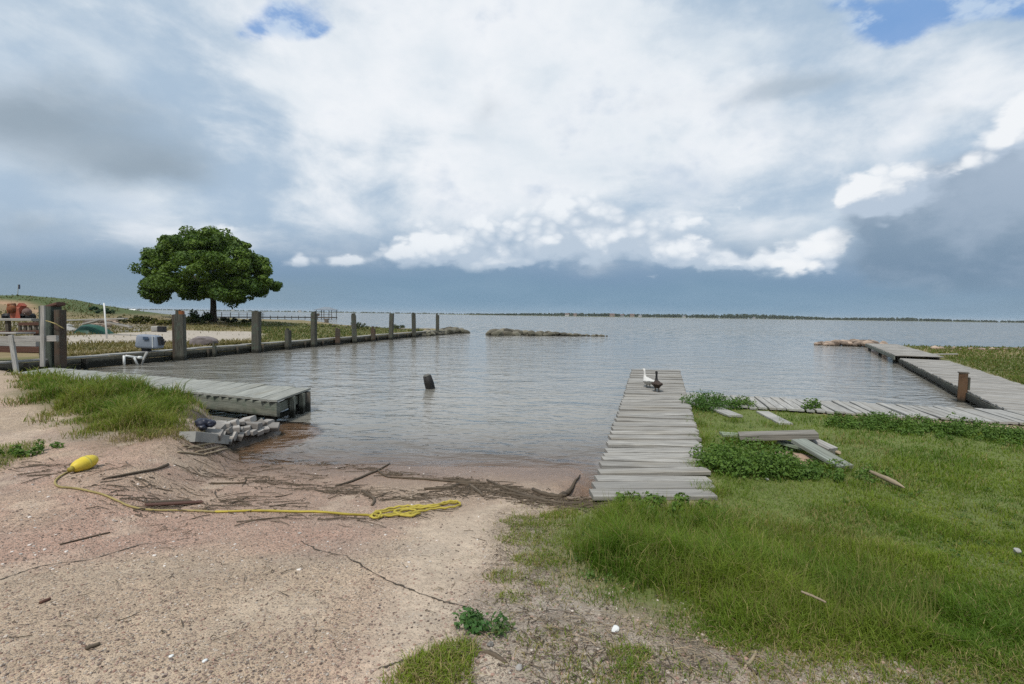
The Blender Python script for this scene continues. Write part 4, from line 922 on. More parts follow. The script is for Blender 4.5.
# ------------------------------------------------------------------ the two ducks
def bird_mat(name, body, back, neck, leg, bill):
    m, t = mat(name); p = t.obj(); x_, y_, z_ = t.xyz(p); n = t.noise(p, 38, 4, .6)
    c = t.mix(t.ss(.22, .3, z_ + n * .05), body, back); c = t.mix(t.ss(.33, .38, z_), c, neck)
    c = t.mix(t.ss(.335, .345, x_) * t.ss(.5, .52, z_), c, bill); c = t.mix(t.ss(.145, .125, z_), c, leg)
    c = t.mix(1.0, c, t.mix(n, (.7,) * 3, (1.25,) * 3), 'MULTIPLY'); pbr(t, c, .8, t.bump(n, .4, .01)); return m
def bird(loc, rz, s, label, m, neck_lean=0.0, group=None):
    mb = MB(); nl = neck_lean
    ring = [(-.33, .27, .012, .01), (-.27, .275, .05, .02), (-.2, .265, .08, .05), (-.1, .245, .115, .09), (.02, .235, .13, .115), (.12, .25, .12, .115), (.2, .285, .085, .095), (.245 + nl * .2, .345, .05, .06), (.262 + nl * .5, .42, .034, .038),
            (.27 + nl * .8, .50, .031, .033), (.285 + nl, .555, .036, .036), (.31 + nl, .585, .042, .042), (.345 + nl, .585, .034, .034), (.365 + nl, .578, .02, .016), (.395 + nl, .57, .018, .01), (.42 + nl, .566, .006, .004)]
    n = 14; v = []; f = []
    for i, (x_, z_, ry, rz_) in enumerate(ring):
        a = ring[max(i - 1, 0)]; b = ring[min(i + 1, len(ring) - 1)]; tx, tz = b[0] - a[0], b[1] - a[1]; L = math.hypot(tx, tz); nx, nz = -tz / L, tx / L
        for j in range(n):
            q_ = 2 * math.pi * j / n; v.append((x_ + nx * rz_ * math.sin(q_), ry * math.cos(q_), z_ + nz * rz_ * math.sin(q_)))
    for i in range(len(ring) - 1):
        for j in range(n): f.append([i * n + j, (i + 1) * n + j, (i + 1) * n + (j + 1) % n, i * n + (j + 1) % n])
    f += [list(range(n)), list(range((len(ring) - 1) * n, len(ring) * n))[::-1]]
    mb.add(v, f)
    for sy in (-1, 1):
        mb.tube([(.03, sy * .05, .2), (.02, sy * .052, .12), (.0, sy * .055, .06), (.01, sy * .055, .012)], [.03, .018, .012, .014], 8)
        mb.tube([(-.02, sy * .055, .012), (.04, sy * .055, .012), (.08, sy * .06, .01)], [.012, .022, .03], 8)
        mb.tube([(-.22, sy * .075, .285), (-.08, sy * .115, .26), (.08, sy * .118, .25), (.14, sy * .1, .25)], [.012, .045, .05, .02], 8)
    o = mb.build(label.split()[0] + '_bird', m, None, True); o.scale = (s, s, s); o.location = V(loc); o.rotation_euler.z = rz
    o.name = 'duck'; md = o.modifiers.new('skin', 'REMESH'); md.mode = 'VOXEL'; md.voxel_size = .009; md.use_smooth_shade = True
    return tag(o, label, 'bird')
pw = dockpt(648.5, 388.8); pd_ = dockpt(657, 392.3)
bird(pw, math.radians(105), .78, 'white duck with a raised neck standing on the plank dock', bird_mat('white feathers', (.50, .48, .43), (.60, .58, .54), (.62, .60, .56), (.10, .085, .06), (.55, .30, .07)))
bird(pd_, math.radians(80), .78, 'dark brown duck with a black neck standing on the plank dock', bird_mat('dark feathers', (.045, .03, .02), (.05, .032, .022), (.012, .012, .012), (.12, .07, .03), (.10, .09, .05)))
# ------------------------------------------------------------------ cracks, drift line, pebbles
crk = simple('crack dirt', (.07, .055, .04), .95)
def crack(px):
    q_ = Garr([a for a, b in px], [b for a, b in px]); rows = []
    L = [q_[0]]
    for a, b in zip(q_[:-1], q_[1:]):
        for k in range(1, 9): L.append(a + (b - a) * k / 8)
    for i, p in enumerate(L):
        d_ = L[min(i + 1, len(L) - 1)] - L[max(i - 1, 0)]; n_ = np.array([-d_[1], d_[0], 0]); n_ = n_ / (np.linalg.norm(n_) + 1e-9); w_ = .002 + .008 * random.random() ** 2
        p = p + n_ * (random.random() - .5) * .02; a = p + n_ * w_; b = p - n_ * w_
        rows.append([(a[0], a[1], T(a[0], a[1]) + .004), (b[0], b[1], T(b[0], b[1]) + .004)])
    setting(MB().grid(rows).build('pavement_crack', crk))
crack([(384, 579), (405, 588), (425, 596), (445, 602), (467, 607)]); crack([(378, 669), (398, 663), (412, 658)])
crack([(300, 541), (320, 551), (345, 556), (384, 579)]); crack([(0, 580), (40, 566), (90, 560), (140, 545), (190, 538)])
def drift(name, lines, m, r0, r1, l0, l1):
    V_, F_, C_, o = [], [], [], 0; vs = []; lcs = []; loops = []; starts = []; ls = 0
    px, py, ang = [], [], []
    for (pts, n, sp, al) in lines:
        pts = np.array(pts, float); seg = np.hypot(*(pts[1:] - pts[:-1]).T); cum = np.r_[0, np.cumsum(seg)]
        for _ in range(n):
            s = RS.rand() * cum[-1]; j = min(np.searchsorted(cum, s) - 1, len(seg) - 1); j = max(j, 0); f_ = (s - cum[j]) / seg[j]
            p = pts[j] + (pts[j + 1] - pts[j]) * f_; px.append(p[0] + RS.randn() * sp * 2.2); py.append(p[1] + RS.randn() * sp); ang.append(RS.randn() * al)
    g = Garr(px, py); ok = ~np.isnan(g[:, 0]); g = g[ok]; ang = np.array(ang)[ok]
    mb = MB()
    for (x, y, z), a in zip(g, ang):
        if z < -.06: continue
        L = l0 + (l1 - l0) * RS.rand() ** 3; r = r0 + (r1 - r0) * RS.rand() ** 2
        dx_, dy_ = math.cos(a) * L / 2, math.sin(a) * L / 2; b = RS.randn() * .12
        p0 = (x - dx_, y - dy_, T(x - dx_, y - dy_) + r * .7 + RS.rand() * .012); p1 = (x - dy_ * b, y + dx_ * b, T(x, y) + r + RS.rand() * .02); p2 = (x + dx_, y + dy_, T(x + dx_, y + dy_) + r * .7 + RS.rand() * .012)
        mb.tube([p0, p1, p2], [r, r, r * .7], 4)
    o = mb.build(name, m); o['kind'] = 'stuff'; return o
drift('drift_reeds', [([(180, 446), (230, 450), (270, 457), (320, 463), (370, 469)], 230, 2.2, .55), ([(370, 470), (420, 478), (470, 481), (500, 486), (545, 499)], 210, 1.6, .5),
    ([(190, 474), (250, 479), (310, 488), (350, 492)], 190, 2.6, .6), ([(340, 490), (400, 498), (450, 494), (482, 490)], 220, 3.0, .6), ([(450, 488), (485, 490), (500, 494)], 200, 4, .9),
    ([(500, 492), (540, 501), (575, 505), (600, 504)], 520, 3.5, .7), ([(195, 455), (250, 466), (330, 478)], 190, 7, .8), ([(120, 505), (170, 508), (240, 503), (300, 508)], 130, 5, .7), ([(0, 474), (60, 470), (130, 470)], 90, 5, .5),
    ([(100, 488), (180, 494), (280, 500)], 160, 10, .9), ([(250, 518), (380, 520), (450, 512)], 60, 2.5, .4)],
    STICK, .0018, .0065, .02, .42)
drift('twig_litter', [([(500, 560), (520, 610), (600, 640)], 300, 14, 1.6), ([(480, 640), (540, 660), (700, 670)], 420, 16, 1.6), ([(520, 520), (500, 560)], 200, 7, 1.4), ([(300, 600), (60, 640)], 90, 34, 1.6), ([(130, 520), (200, 530)], 70, 8, .9), ([(400, 560), (60, 560)], 50, 20, 1.6)], STICK, .0009, .003, .015, .13)
drift('bleached_straw', [([(185, 450), (240, 456), (330, 470)], 150, 6, .6), ([(500, 560), (540, 620), (680, 650)], 260, 16, 1.6), ([(560, 640), (900, 680)], 220, 10, 1.6), ([(95, 448), (190, 446)], 160, 6, 1.2), ([(510, 510), (560, 515), (530, 560)], 120, 8, 1.3)], STICKP, .0008, .0022, .03, .18)
# pebbles
def pebbles(name, px, py, r0, r1, cols, m):
    g = Garr(px, py); g = g[~np.isnan(g[:, 0])]; g = g[g[:, 2] > .02]; n = len(g); bv, bf = ico(1); k = len(bv)
    r = r0 + (r1 - r0) * RS.rand(n) ** 3; s = np.stack([.8 + .5 * RS.rand(n), .8 + .5 * RS.rand(n), .5 + .3 * RS.rand(n)], 1) * r[:, None]
    jit = 1 + .35 * (RS.rand(n, k) - .5); a = RS.rand(n) * 6.28; v = bv[None] * s[:, None, :] * jit[..., None]
    x = v[..., 0] * np.cos(a)[:, None] - v[..., 1] * np.sin(a)[:, None]; y = v[..., 0] * np.sin(a)[:, None] + v[..., 1] * np.cos(a)[:, None]
    v = np.stack([x + g[:, None, 0], y + g[:, None, 1], v[..., 2] + g[:, None, 2] + (r * .2)[:, None]], -1).reshape(-1, 3)
    f = np.array(bf); loops = (f.reshape(1, -1) + (np.arange(n) * k)[:, None]).ravel(); starts = np.arange(n * len(f)) * 3
    c = np.array(cols)[RS.randint(0, len(cols), n)] * (.7 + .6 * RS.rand(n, 1)); c = np.repeat(np.c_[c, np.ones(n)], k, 0)
    o = mesh_arr(name, v, loops, starts, [('col', c)], m); o['kind'] = 'stuff'; return o
pm_, t = mat('pebble'); pbr(t, t.mix(1.0, t.attr('col', 0), t.mix(t.noise(t.pos(), 120, 3), (.7,) * 3, (1.3,) * 3), 'MULTIPLY'), .85)
PC = [(.30, .21, .165), (.34, .24, .19), (.22, .16, .13), (.36, .30, .24), (.12, .09, .075), (.42, .36, .30), (.27, .17, .13)]
n = 17000; yy0 = 500 + 230 * RS.rand(n) ** .8; xx0 = -150 + 640 * RS.rand(n)
pebbles('gravel', xx0, yy0, .0022, .008, PC, pm_)
n = 4200; pebbles('dirt_pebbles', 440 + 560 * RS.rand(n), 560 + 170 * RS.rand(n) ** .7, .0025, .012, PC, pm_)
n = 900; pebbles('shell_bits', -60 + 560 * RS.rand(n), 460 + 110 * RS.rand(n), .004, .014, [(.45, .38, .32), (.55, .5, .45), (.20, .15, .12)], pm_)
# ------------------------------------------------------------------ grass
GM = leaf_mat('grass blade', .38)
def gcols(n, x, y, a, b, dry, dryf):
    f = np.clip(fbm(x, y, 1.1, 91) * 2.0 - .5 + (RS.rand(n) - .5) * .5, 0, 1)[:, None]
    c = np.array(a) * (1 - f) + np.array(b) * f; k = (RS.rand(n) < dryf)[:, None]; return np.where(k, np.array(dry) * (.7 + .6 * RS.rand(n, 1)), c)
def scatter(poly, n, box, edge=.35, s=1.6, thin=None):
    px = box[0] + (box[2] - box[0]) * RS.rand(n); py = box[1] + (box[3] - box[1]) * RS.rand(n)
    g = Garr(px, py); g = g[~np.isnan(g[:, 0])]; x, y = g[:, 0], g[:, 1]
    d = sdf(poly, x, y) + (fbm(x, y, s, 93) - .5) * edge * 2.2
    keep = RS.rand(len(x)) < sst(-edge * .35, edge, d); 
    return x[keep], y[keep], d[keep]
G1, G2, GD = (.092, .165, .015), (.21, .265, .03), (.32, .26, .11)
# lawn, near to far
x, y, d = scatter(LAWNW, 260000, (500, 396, 1230, 760), .35)
onslab = sdf([(k_nl[0] - .05, k_nl[1] - .1), (k_nr[0] - .22, k_nr[1] - .05), (k_fr[0] - .10, k_fr[1]), (k_fl[0], k_fl[1])], x, y)
nn = fbm(x, y, 1.3, 94); ed = (onslab > -.02) & ~((RS.rand(len(x)) < .10) & (onslab < .2))
onb = sdf([tuple(b0[:2]), tuple(b1[:2]), tuple(b2[:2]), tuple(b3[:2])], x, y) > .12
k = ~(ed | onb); x, y, d, nn = x[k], y[k], d[k], nn[k]
k = (fbm(x, y, .85, 110) < .64) | (RS.rand(len(x)) < .4) | (d < .3); x, y, d, nn = x[k], y[k], d[k], nn[k]
tallP = GP([(540, 520), (640, 500), (760, 520), (900, 550), (960, 600), (960, 650), (880, 655), (760, 640), (640, 606), (570, 575)])
tl = sst(-.4, .6, sdf(tallP, x, y)); h = (.035 + .035 * nn) * (1 - tl) + (.07 + .125 * nn) * tl; h *= sst(-.25, .5, d) * .7 + .3; h *= .55 + .9 * RS.rand(len(x)); h *= 1 + .8 * sst(.62, .8, fbm(x, y, .8, 95)); h *= .72 + .75 * sst(.35, .65, fbm(x, y, 2.4, 102))
dd = np.hypot(x, y); w = np.maximum(.0042, .00085 * dd) * (.8 + .6 * RS.rand(len(x)))
dry = .09 + .25 * sst(5.0, 8.0, x) * sst(5.2, 3.5, y) + .35 * sst(.15, -.15, d) + .30 * sst(.5, .66, fbm(x, y, .9, 97)) * (1 - tl)
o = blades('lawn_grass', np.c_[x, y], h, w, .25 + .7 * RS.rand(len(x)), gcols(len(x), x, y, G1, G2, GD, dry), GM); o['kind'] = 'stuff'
# seed stalks in the tall part
k = (tl > .5) & (RS.rand(len(x)) < .035); n = k.sum()
o = blades('seed_stalks', np.c_[x[k], y[k]], h[k] * .6 + .13 + .10 * RS.rand(n), np.full(n, .0045), .1 + .25 * RS.rand(n), np.tile([[.20, .20, .06]], (n, 1)) * (.7 + .6 * RS.rand(n, 1)), GM); o['kind'] = 'stuff'
# sparse tufts on the dirt
def tufts(name, spots, col=(G1, G2, GD), dryf=.3):
    X_, Y_, H_, = [], [], []
    for (cx, cy, rx, n, hh_) in spots:
        g = G(cx, cy); r = rx * np.sqrt(RS.rand(n)); a = RS.rand(n) * 6.28; X_.append(g[0] + r * np.cos(a)); Y_.append(g[1] + r * np.sin(a) * .8); H_.append(hh_ * (.4 + .9 * RS.rand(n)))
    x, y, h = map(np.concatenate, (X_, Y_, H_)); n = len(x)
    o = blades(name, np.c_[x, y], h, .0035 + .003 * RS.rand(n), .4 + .8 * RS.rand(n), gcols(n, x, y, *col, np.full(n, dryf)), GM); o['kind'] = 'stuff'; return o
px = 480 + 620 * RS.rand(60000); py = 500 + 220 * RS.rand(60000); g = Garr(px, py); g = g[~np.isnan(g[:, 0])]; x, y = g[:, 0], g[:, 1]; d = sdf(LAWNW, x, y)
k = (d < .2) & (d > -1.0) & (g[:, 2] > .3) & (RS.rand(len(x)) < sst(.40, .62, fbm(x, y, 1.7, 105) + .22 * sst(-.6, .1, d)) * (.08 + .5 * sst(-.7, .1, d))); x, y = x[k], y[k]; n = len(x)
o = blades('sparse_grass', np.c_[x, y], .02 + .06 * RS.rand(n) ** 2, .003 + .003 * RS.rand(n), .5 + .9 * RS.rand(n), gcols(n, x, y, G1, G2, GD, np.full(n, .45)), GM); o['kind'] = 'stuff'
sp = [(438, 668, .16, 900, .07), (455, 652, .12, 500, .06), (428, 690, .2, 900, .07), (630, 655, .10, 260, .05), (638, 680, .13, 330, .05), (505, 577, .14, 260, .05), (540, 560, .2, 500, .05), (520, 540, .2, 450, .05), (530, 522, .25, 500, .05), (545, 640, .15, 200, .04), (510, 598, .1, 160, .04), (560, 515, .2, 600, .06)]
for i in range(60): sp.append((560 + 480 * random.random(), 615 + 90 * random.random(), .05 + .10 * random.random(), 60, .045))
for i in range(24): sp.append((505 + 70 * random.random(), 515 + 70 * random.random(), .05 + .12 * random.random(), 70, .04))
tufts('grass_tufts', sp, dryf=.35)
tufts('tall_tufts', [(742, 443, .30, 420, .24), (760, 447, .25, 340, .2), (784, 446, .18, 220, .16), (812, 455, .2, 200, .14), (838, 471, .2, 200, .14), (735, 422, .2, 160, .14), (776, 427, .22, 160, .12), (700, 440, .25, 260, .16), (704, 470, .22, 320, .16), (712, 492, .22, 320, .14), (694, 425, .25, 240, .18), (905, 494, .15, 120, .1)], dryf=.15)
# left patch
x, y, d = scatter(LEFTGW, 70000, (0, 366, 255, 452), .45)
onl = sdf([tuple((A + inw * .12)[:2]), tuple((A2 + inw * .12)[:2]), tuple(B2[:2]), tuple(B[:2])], x, y) > 0; k = ~onl; x, y, d = x[k], y[k], d[k]
n = len(x); h = (.12 + .24 * fbm(x, y, .9, 98)) * (.35 + .65 * sst(-.2, .6, d)) * (.6 + .8 * sst(.4, .6, fbm(x, y, 2.6, 101))) * (.5 + .9 * RS.rand(n))
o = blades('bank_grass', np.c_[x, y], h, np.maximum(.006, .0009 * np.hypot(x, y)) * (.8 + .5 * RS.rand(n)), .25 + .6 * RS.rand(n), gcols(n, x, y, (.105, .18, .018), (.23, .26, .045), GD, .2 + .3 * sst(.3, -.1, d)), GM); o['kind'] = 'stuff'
x, y, d = scatter(LEFTG2W, 9000, (-80, 436, 60, 495), .3); n = len(x)
o = blades('bank_grass', np.c_[x, y], .03 + .06 * RS.rand(n), np.full(n, .007), .4 + .8 * RS.rand(n), gcols(n, x, y, G1, G2, GD, np.full(n, .35)), GM); o['kind'] = 'stuff'
x, y, d = scatter(GP([(85, 436), (200, 434), (232, 428), (205, 446), (110, 450)]), 6000, (70, 426, 240, 456), .4); n = len(x)
o = blades('dry_grass', np.c_[x, y], .03 + .09 * RS.rand(n), np.full(n, .007), .4 + .8 * RS.rand(n), gcols(n, x, y, (.15, .13, .04), (.22, .17, .07), GD, np.full(n, .5)), GM); o['kind'] = 'stuff'
# little leafy weeds and dead stalks through the lawn
px_ = 560 + 600 * RS.rand(700); py_ = 425 + 260 * RS.rand(700); g = Garr(px_, py_); g = g[~np.isnan(g[:, 0])]
k = (sdf(LAWNW, g[:, 0], g[:, 1]) > .1) & (fbm(g[:, 0], g[:, 1], .7, 103) > .5) & (sdf([tuple(k_nl[:2]), tuple(k_nr[:2]), tuple(k_fr[:2]), tuple(k_fl[:2])], g[:, 0], g[:, 1]) < -.1); g = g[k]; g[:, 2] += .03
v, cc = leaves(g, .05, 16, .012, 1, .6, ((.06, .12, .025), (.13, .20, .04))); o = leaf_mesh('lawn_weeds', v, cc, GM); o['kind'] = 'stuff'
# land across the slip and right bank
def far_grass(name, poly, n, box, h0, h1, cols, dryf, wk=.0012, den=None):
    x, y, d = scatter(poly, n, box, .8, .6)
    if den is not None: k = RS.rand(len(x)) < den(x, y); x, y = x[k], y[k]
    n = len(x); h = (h0 + (h1 - h0) * fbm(x, y, .45, 99)) * (.5 + RS.rand(n)); w = wk * np.hypot(x, y) * (.7 + .6 * RS.rand(n))
    o = blades(name, np.c_[x, y], h, w, .3 + .7 * RS.rand(n), gcols(n, x, y, *cols, dryf), GM); o['kind'] = 'stuff'
HAZE = .00008
far_grass('spit_grass', PENW, 26000, (220, 316, 450, 350), .06, .30, ((.06, .095, .02), (.13, .15, .035), (.24, .19, .08)), .22)
LANDP = GP([(-40, 350), (60, 352), (160, 349), (250, 345), (262, 331), (240, 322), (200, 322), (150, 321), (60, 319), (-40, 318)])
padden = lambda x, y: (1 - .97 * sst(-.1, .4, sdf(GP([(60, 345), (118, 342.5), (170, 342), (250, 340), (262, 334), (252, 331.5), (170, 330.5), (120, 333), (62, 336)]), x, y) + (fbm(x, y, .8, 6) - .5) * .6))
far_grass('dry_grass', LANDP, 26000, (-60, 312, 270, 354), .05, .28, ((.10, .105, .03), (.19, .15, .05), (.27, .21, .10)), .4, .0011, padden)
far_grass('dry_grass', [(bx(17.6) - .5, 17.6), (bx(36) - .5, 36), (bx(36) - 2.4, 36), (bx(17.6) - 3.2, 17.6)], 14000, (40, 330, 270, 360), .04, .2, ((.12, .115, .035), (.21, .165, .06), (.28, .22, .11)), .45, .0011)
MNDP = [(-90, 50), (-62, 47), (-40, 52), (-30, 60), (-28, 72), (-60, 90), (-110, 90)]
far_grass('mound_grass', MNDP, 6500, (-80, 288, 215, 322), .06, .34, ((.085, .105, .03), (.14, .125, .045), (.22, .165, .085)), .25, .0012, lambda x, y: sst(.45, .62, fbm(x, y, .22, 77)) * .9 + .05)
RBW = [tuple(_m0 + _dn * .8), tuple(_m1 + _dn * .8), (33, 42), (38, 40.5), (60, 41.5), (75, 41), (70, 12), (17, 10)]
onrd = lambda x, y: (((x - r_a[0]) * rdv[1] - (y - r_a[1]) * rdv[0]) > 2.05).astype(float)
far_grass('right_bank_grass', RBW, 42000, (870, 338, 1200, 400), .04, .26, ((.10, .145, .025), (.15, .18, .04), (.22, .175, .07)), .22, .0012, onrd)
# ------------------------------------------------------------------ weeds, each clump a plant
WM = leaf_mat('weed leaf', .3)
def weed(px, py, r, hgt0, n, label, name='weed_clump', size=.035, col=((.065, .13, .022), (.13, .21, .035)), grp=None, sy=.8, dz=0.0):
    g = G(px, py); k = max(5, int(n / 60)); c = []; o = thing(name, tuple(g), label, 'plant', grp); st_ = MB()
    for i in range(k):
        a = random.random() * 6.28; q_ = r * math.sqrt(random.random()); x_, y_ = g[0] + q_ * math.cos(a), g[1] + q_ * math.sin(a) * sy
        z_ = T(x_, y_); hh_ = hgt0 * (1 - .6 * (q_ / r) ** 2) * (.55 + .6 * random.random()); c += [(x_, y_, z_ + hh_ * .35), (x_ + random.gauss(0, .03), y_, z_ + hh_ * .8)]
        st_.tube([(x_, y_, z_ - .02), (x_, y_, z_ + hh_)], [.004, .002], 4)
    v, cc = leaves(c, [max(.05, hgt0 * .33)] * len(c), max(6, n // len(c)), size, 1.0, .9, col)
    place(leaf_mesh('leaves', v, cc, WM, o), o); place(st_.build('stems', simple('weed stem', (.08, .12, .03), .7), o), o)
weed(745, 468, .62, .36, 6000, 'broad dark green weed clump in front of the lumber pile', size=.02)
weed(785, 472, .40, .24, 2600, 'smaller dark weed clump below the bare dirt patch', size=.02)
weed(855, 478, .42, .20, 900, 'low dark weed clump at the foot of the sloping plank', size=.018)
weed(706, 408, .62, .34, 4200, 'leafy bright weed clump overhanging the dock where the boardwalk starts', size=.02, col=((.05, .12, .02), (.10, .18, .035)))
weed(742, 408, .30, .26, 1300, 'small leafy weed clump against the near boardwalk boards', size=.02)
weed(480, 627, .10, .09, 420, 'small blue green broadleaf weed on the edge of the concrete', size=.014, col=((.05, .13, .035), (.10, .19, .05)))
weed(494, 634, .07, .05, 160, 'tiny green weed beside the blue green one on the dirt', size=.012, col=((.06, .11, .03), (.10, .15, .04)))
weed(642, 506, .30, .14, 500, 'low leafy weed at the foot of the plank dock', size=.022)
weed(678, 514, .45, .16, 900, 'wider leafy weed spreading in front of the plank dock', size=.022)
weed(30, 452, .35, .12, 500, 'flat green weed on the sand at the far left', size=.02)
weed(812, 412, .22, .36, 450, 'tall leafy weed standing up against the boardwalk', size=.03)
for i in range(19):
    x_ = 838 + i * 11.5; weed(x_ + random.random() * 6, 419.5 + (x_ - 838) * .09 + random.random() * 7, .30 + .3 * random.random(), .12 + .24 * random.random() ** 2, 900, 'bushy green weed in the row along the front of the boardwalk', size=.019, grp='weeds along the boardwalk')
weed(850, 408, .12, .34, 150, 'wispy weed poking up through the boardwalk boards', size=.02); weed(980, 416, .14, .30, 150, 'thin weed poking up near the right end of the boardwalk', size=.02)
# ------------------------------------------------------------------ bushes and the tree
TM = leaf_mat('tree leaf', .25)
def bush(px, py, r, hgt0, label, col, size=.09, n=60, d=None):
    g = G(px, py) if d is None else ground_at(px, d); o = thing('bush', tuple(g), label, 'bush'); c = []; rr = []
    for i in range(16):
        a = random.random() * 6.28; q_ = r * math.sqrt(random.random()); x_, y_ = g[0] + q_ * math.cos(a), g[1] + q_ * math.sin(a)
        c.append((x_, y_, T(x_, y_) + hgt0 * (.2 + .65 * random.random() * (1 - .5 * q_ / r)))); rr.append(hgt0 * .28)
    v, cc = leaves(c, rr, n, size, 1, .9, col); place(leaf_mesh('foliage', v, cc, TM, o), o)
    st_ = MB()
    for q_ in c[:6]: st_.tube([(g[0], g[1], g[2] - .1), q_], [.04, .015], 5)
    place(st_.build('stems', STICK, o), o)
bush(199, 320, 1.5, 1.5, 'dark green bush just left of the tree trunk', ((.03, .06, .015), (.06, .10, .025)), .14, d=56)
bush(188, 321, 1.3, .8, 'low olive bush between the rust stained post and the tree', ((.05, .065, .02), (.09, .10, .03)), .12, d=52)
bush(136, 317, 1.8, .9, 'low dark olive bush on the flat ground beyond the bin', ((.045, .055, .015), (.08, .085, .025)), .12, d=50)
bush(152, 318, 1.6, .7, 'low yellow green bush beyond the outboard motor', ((.09, .09, .02), (.14, .13, .03)), .12, d=48)
bush(102, 306, 1.2, .7, 'small blue green shrub on the right shoulder of the mound', ((.03, .07, .035), (.06, .11, .05)), .12, d=58)
bush(232, 321, 2.2, .8, 'low dark scrub in the shade right of the tree trunk', ((.03, .04, .015), (.05, .06, .02)), .12, d=58)
bush(360, 321, .9, .9, 'small wispy shrub on the green spit behind the leaning post', ((.05, .07, .03), (.09, .10, .05)), .08, 30, d=56)
bush(398, 328, 1.0, .7, 'small grey green shrub near the tip of the green spit', ((.05, .065, .03), (.08, .09, .04)), .08, 40, d=58)
random.seed(41); dT = 57.0; gT = ground_at(213, dT); sT = dT / F
tree = thing('spreading_tree', tuple(gT), 'single spreading broad crowned green tree on the bank across the slip', 'tree')
def tw(px, py, dy=0.0): return at(px, py, dT + dy)
BARK = simple('tree bark', (.075, .06, .045), .95, .4, 4, .8)
trunk = MB(); fork = tw(213, 294)
trunk.tube([gT - dz3 * .4, gT + dz3 * .15, tw(213.3, 313), tw(213.5, 306), fork], [.60, .42, .33, .30, .27], 14, noise=.12)
cl = []; cr = []
ends = [(154, 276, -2), (163, 258, 2), (180, 244, -3), (196, 234, 3), (213, 230, -1), (232, 240, 2), (246, 252, -3), (262, 268, 2), (272, 284, -1), (178, 282, 3), (232, 280, -4), (190, 262, -5), (222, 256, 5), (245, 284, 4), (200, 280, 5), (160, 290, -1)]
for (x_, y_, dy_) in ends:
    e = tw(x_, y_, dy_); mid0 = fork * .55 + e * .45 + np.array([0, 0, .5]); trunk.tube([fork - dz3 * .4, fork * .8 + e * .2 + np.array([0, 0, .25]), mid0, e], [.15, .12, .09, .03], 7)
    for j in range(4):
        q_ = mid0 * .5 + e * .5; w_ = e + np.array([random.gauss(0, .5), random.gauss(0, .7), random.gauss(0, .3) - .3]); trunk.tube([q_, (q_ + w_) / 2 + np.array([0, 0, .15]), w_], [.06, .04, .015], 5); cl.append(w_)
place(trunk.build('trunk', BARK, tree, True), tree)
top = [(132, 288), (134, 272), (140, 258), (146, 248), (156, 238), (168, 231), (182, 226), (197, 224.5), (213, 224.5), (228, 231), (240, 238), (252, 246), (262, 254), (272, 262), (279, 272), (281, 282), (280, 294)]
bot = [(132, 290), (140, 299), (150, 298), (158, 297), (164, 288), (172, 284), (179, 300), (190, 303), (200, 301), (209, 299), (219, 301), (228, 305), (234, 308), (240, 300), (250, 292), (258, 294), (268, 298), (280, 296)]
tx_, ty_ = np.array(top).T; bx2, by2 = np.array(bot).T
cl_lobe = [tw(x_, y_, dy_) for (x_, y_, dy_) in [(154, 286, -2), (156, 272, 3), (161, 260, -4), (170, 250, 0), (184, 244, -5), (198, 240, 3), (212, 241, -4), (227, 249, 2), (240, 258, -5), (252, 266, 3), (260, 275, -2), (264, 287, 2), (250, 284, -4), (236, 296, -3), (222, 288, -7), (206, 288, -6), (190, 292, -4), (176, 272, -7), (196, 262, -8), (220, 262, -8), (240, 272, -7), (157, 290, 2), (208, 250, 6), (180, 262, 6)]]
for i in range(330):
    x_ = 145 + 121 * random.random(); yt, yb = np.interp(x_, tx_, ty_), np.interp(x_, bx2, by2)
    half = 8.0 * math.sqrt(max(.05, 1 - ((x_ - 207) / 78) ** 2)); dy_ = random.uniform(-1, 1)
    k = math.sqrt(1 - .75 * dy_ ** 2); ym = yb * .62 + yt * .38 ; f_ = random.random() ** .75
    up_ = f_ < .72
    y_ = ym + (yt + 6 - ym) * k * (f_ / .72) ** .6 if up_ else ym + (yb - 5 - ym) * (f_ - .72) / .28
    cl.append(tw(x_, y_, dy_ * half) if i % 2 else random.choice(cl_lobe) + np.array([random.gauss(0, .85), random.gauss(0, 1.1), random.gauss(0, .62)]))
rad_ = [.4 + .6 * random.random() for _ in cl]
v, cc = leaves(cl, rad_, 250, .14, 1.0, .72, ((.034, .078, .010), (.135, .205, .028)), .6, .45)
place(leaf_mesh('crown', v, cc, TM, tree), tree)
# ------------------------------------------------------------------ shelter on piles, pier, far shore
d = 165.0; q0 = at(326.5, 317.5, d)
sh = thing('pier_shelter', (q0[0], q0[1], 0), 'small roofed shelter standing on piles far out on the water', 'shelter')
zf = q0[2]; hw_ = 2.5
def bx_m(mb, c, s): mb.beam(np.array(c) - np.array([s[0] / 2, 0, 0]), np.array(c) + np.array([s[0] / 2, 0, 0]), s[1], s[2], ch=.02)
mb = MB(); bx_m(mb, (q0[0], q0[1], zf), (5.4, 5, .35)); place(mb.build('floor_deck', W_DARK, sh), sh)
zt_ = at(326, 309.8, d)[2]
for sx in (-1, 0, 1):
    for sy in (-1, 1): place(MB().tube([(q0[0] + sx * hw_, q0[1] + sy * 2.2, -2), (q0[0] + sx * hw_, q0[1] + sy * 2.2, zt_)], .11, 7).build('post', W_DARK, sh), sh)
ap = zt_ + .95; R_ = 2.9; x0_, y0_ = q0[0], q0[1]
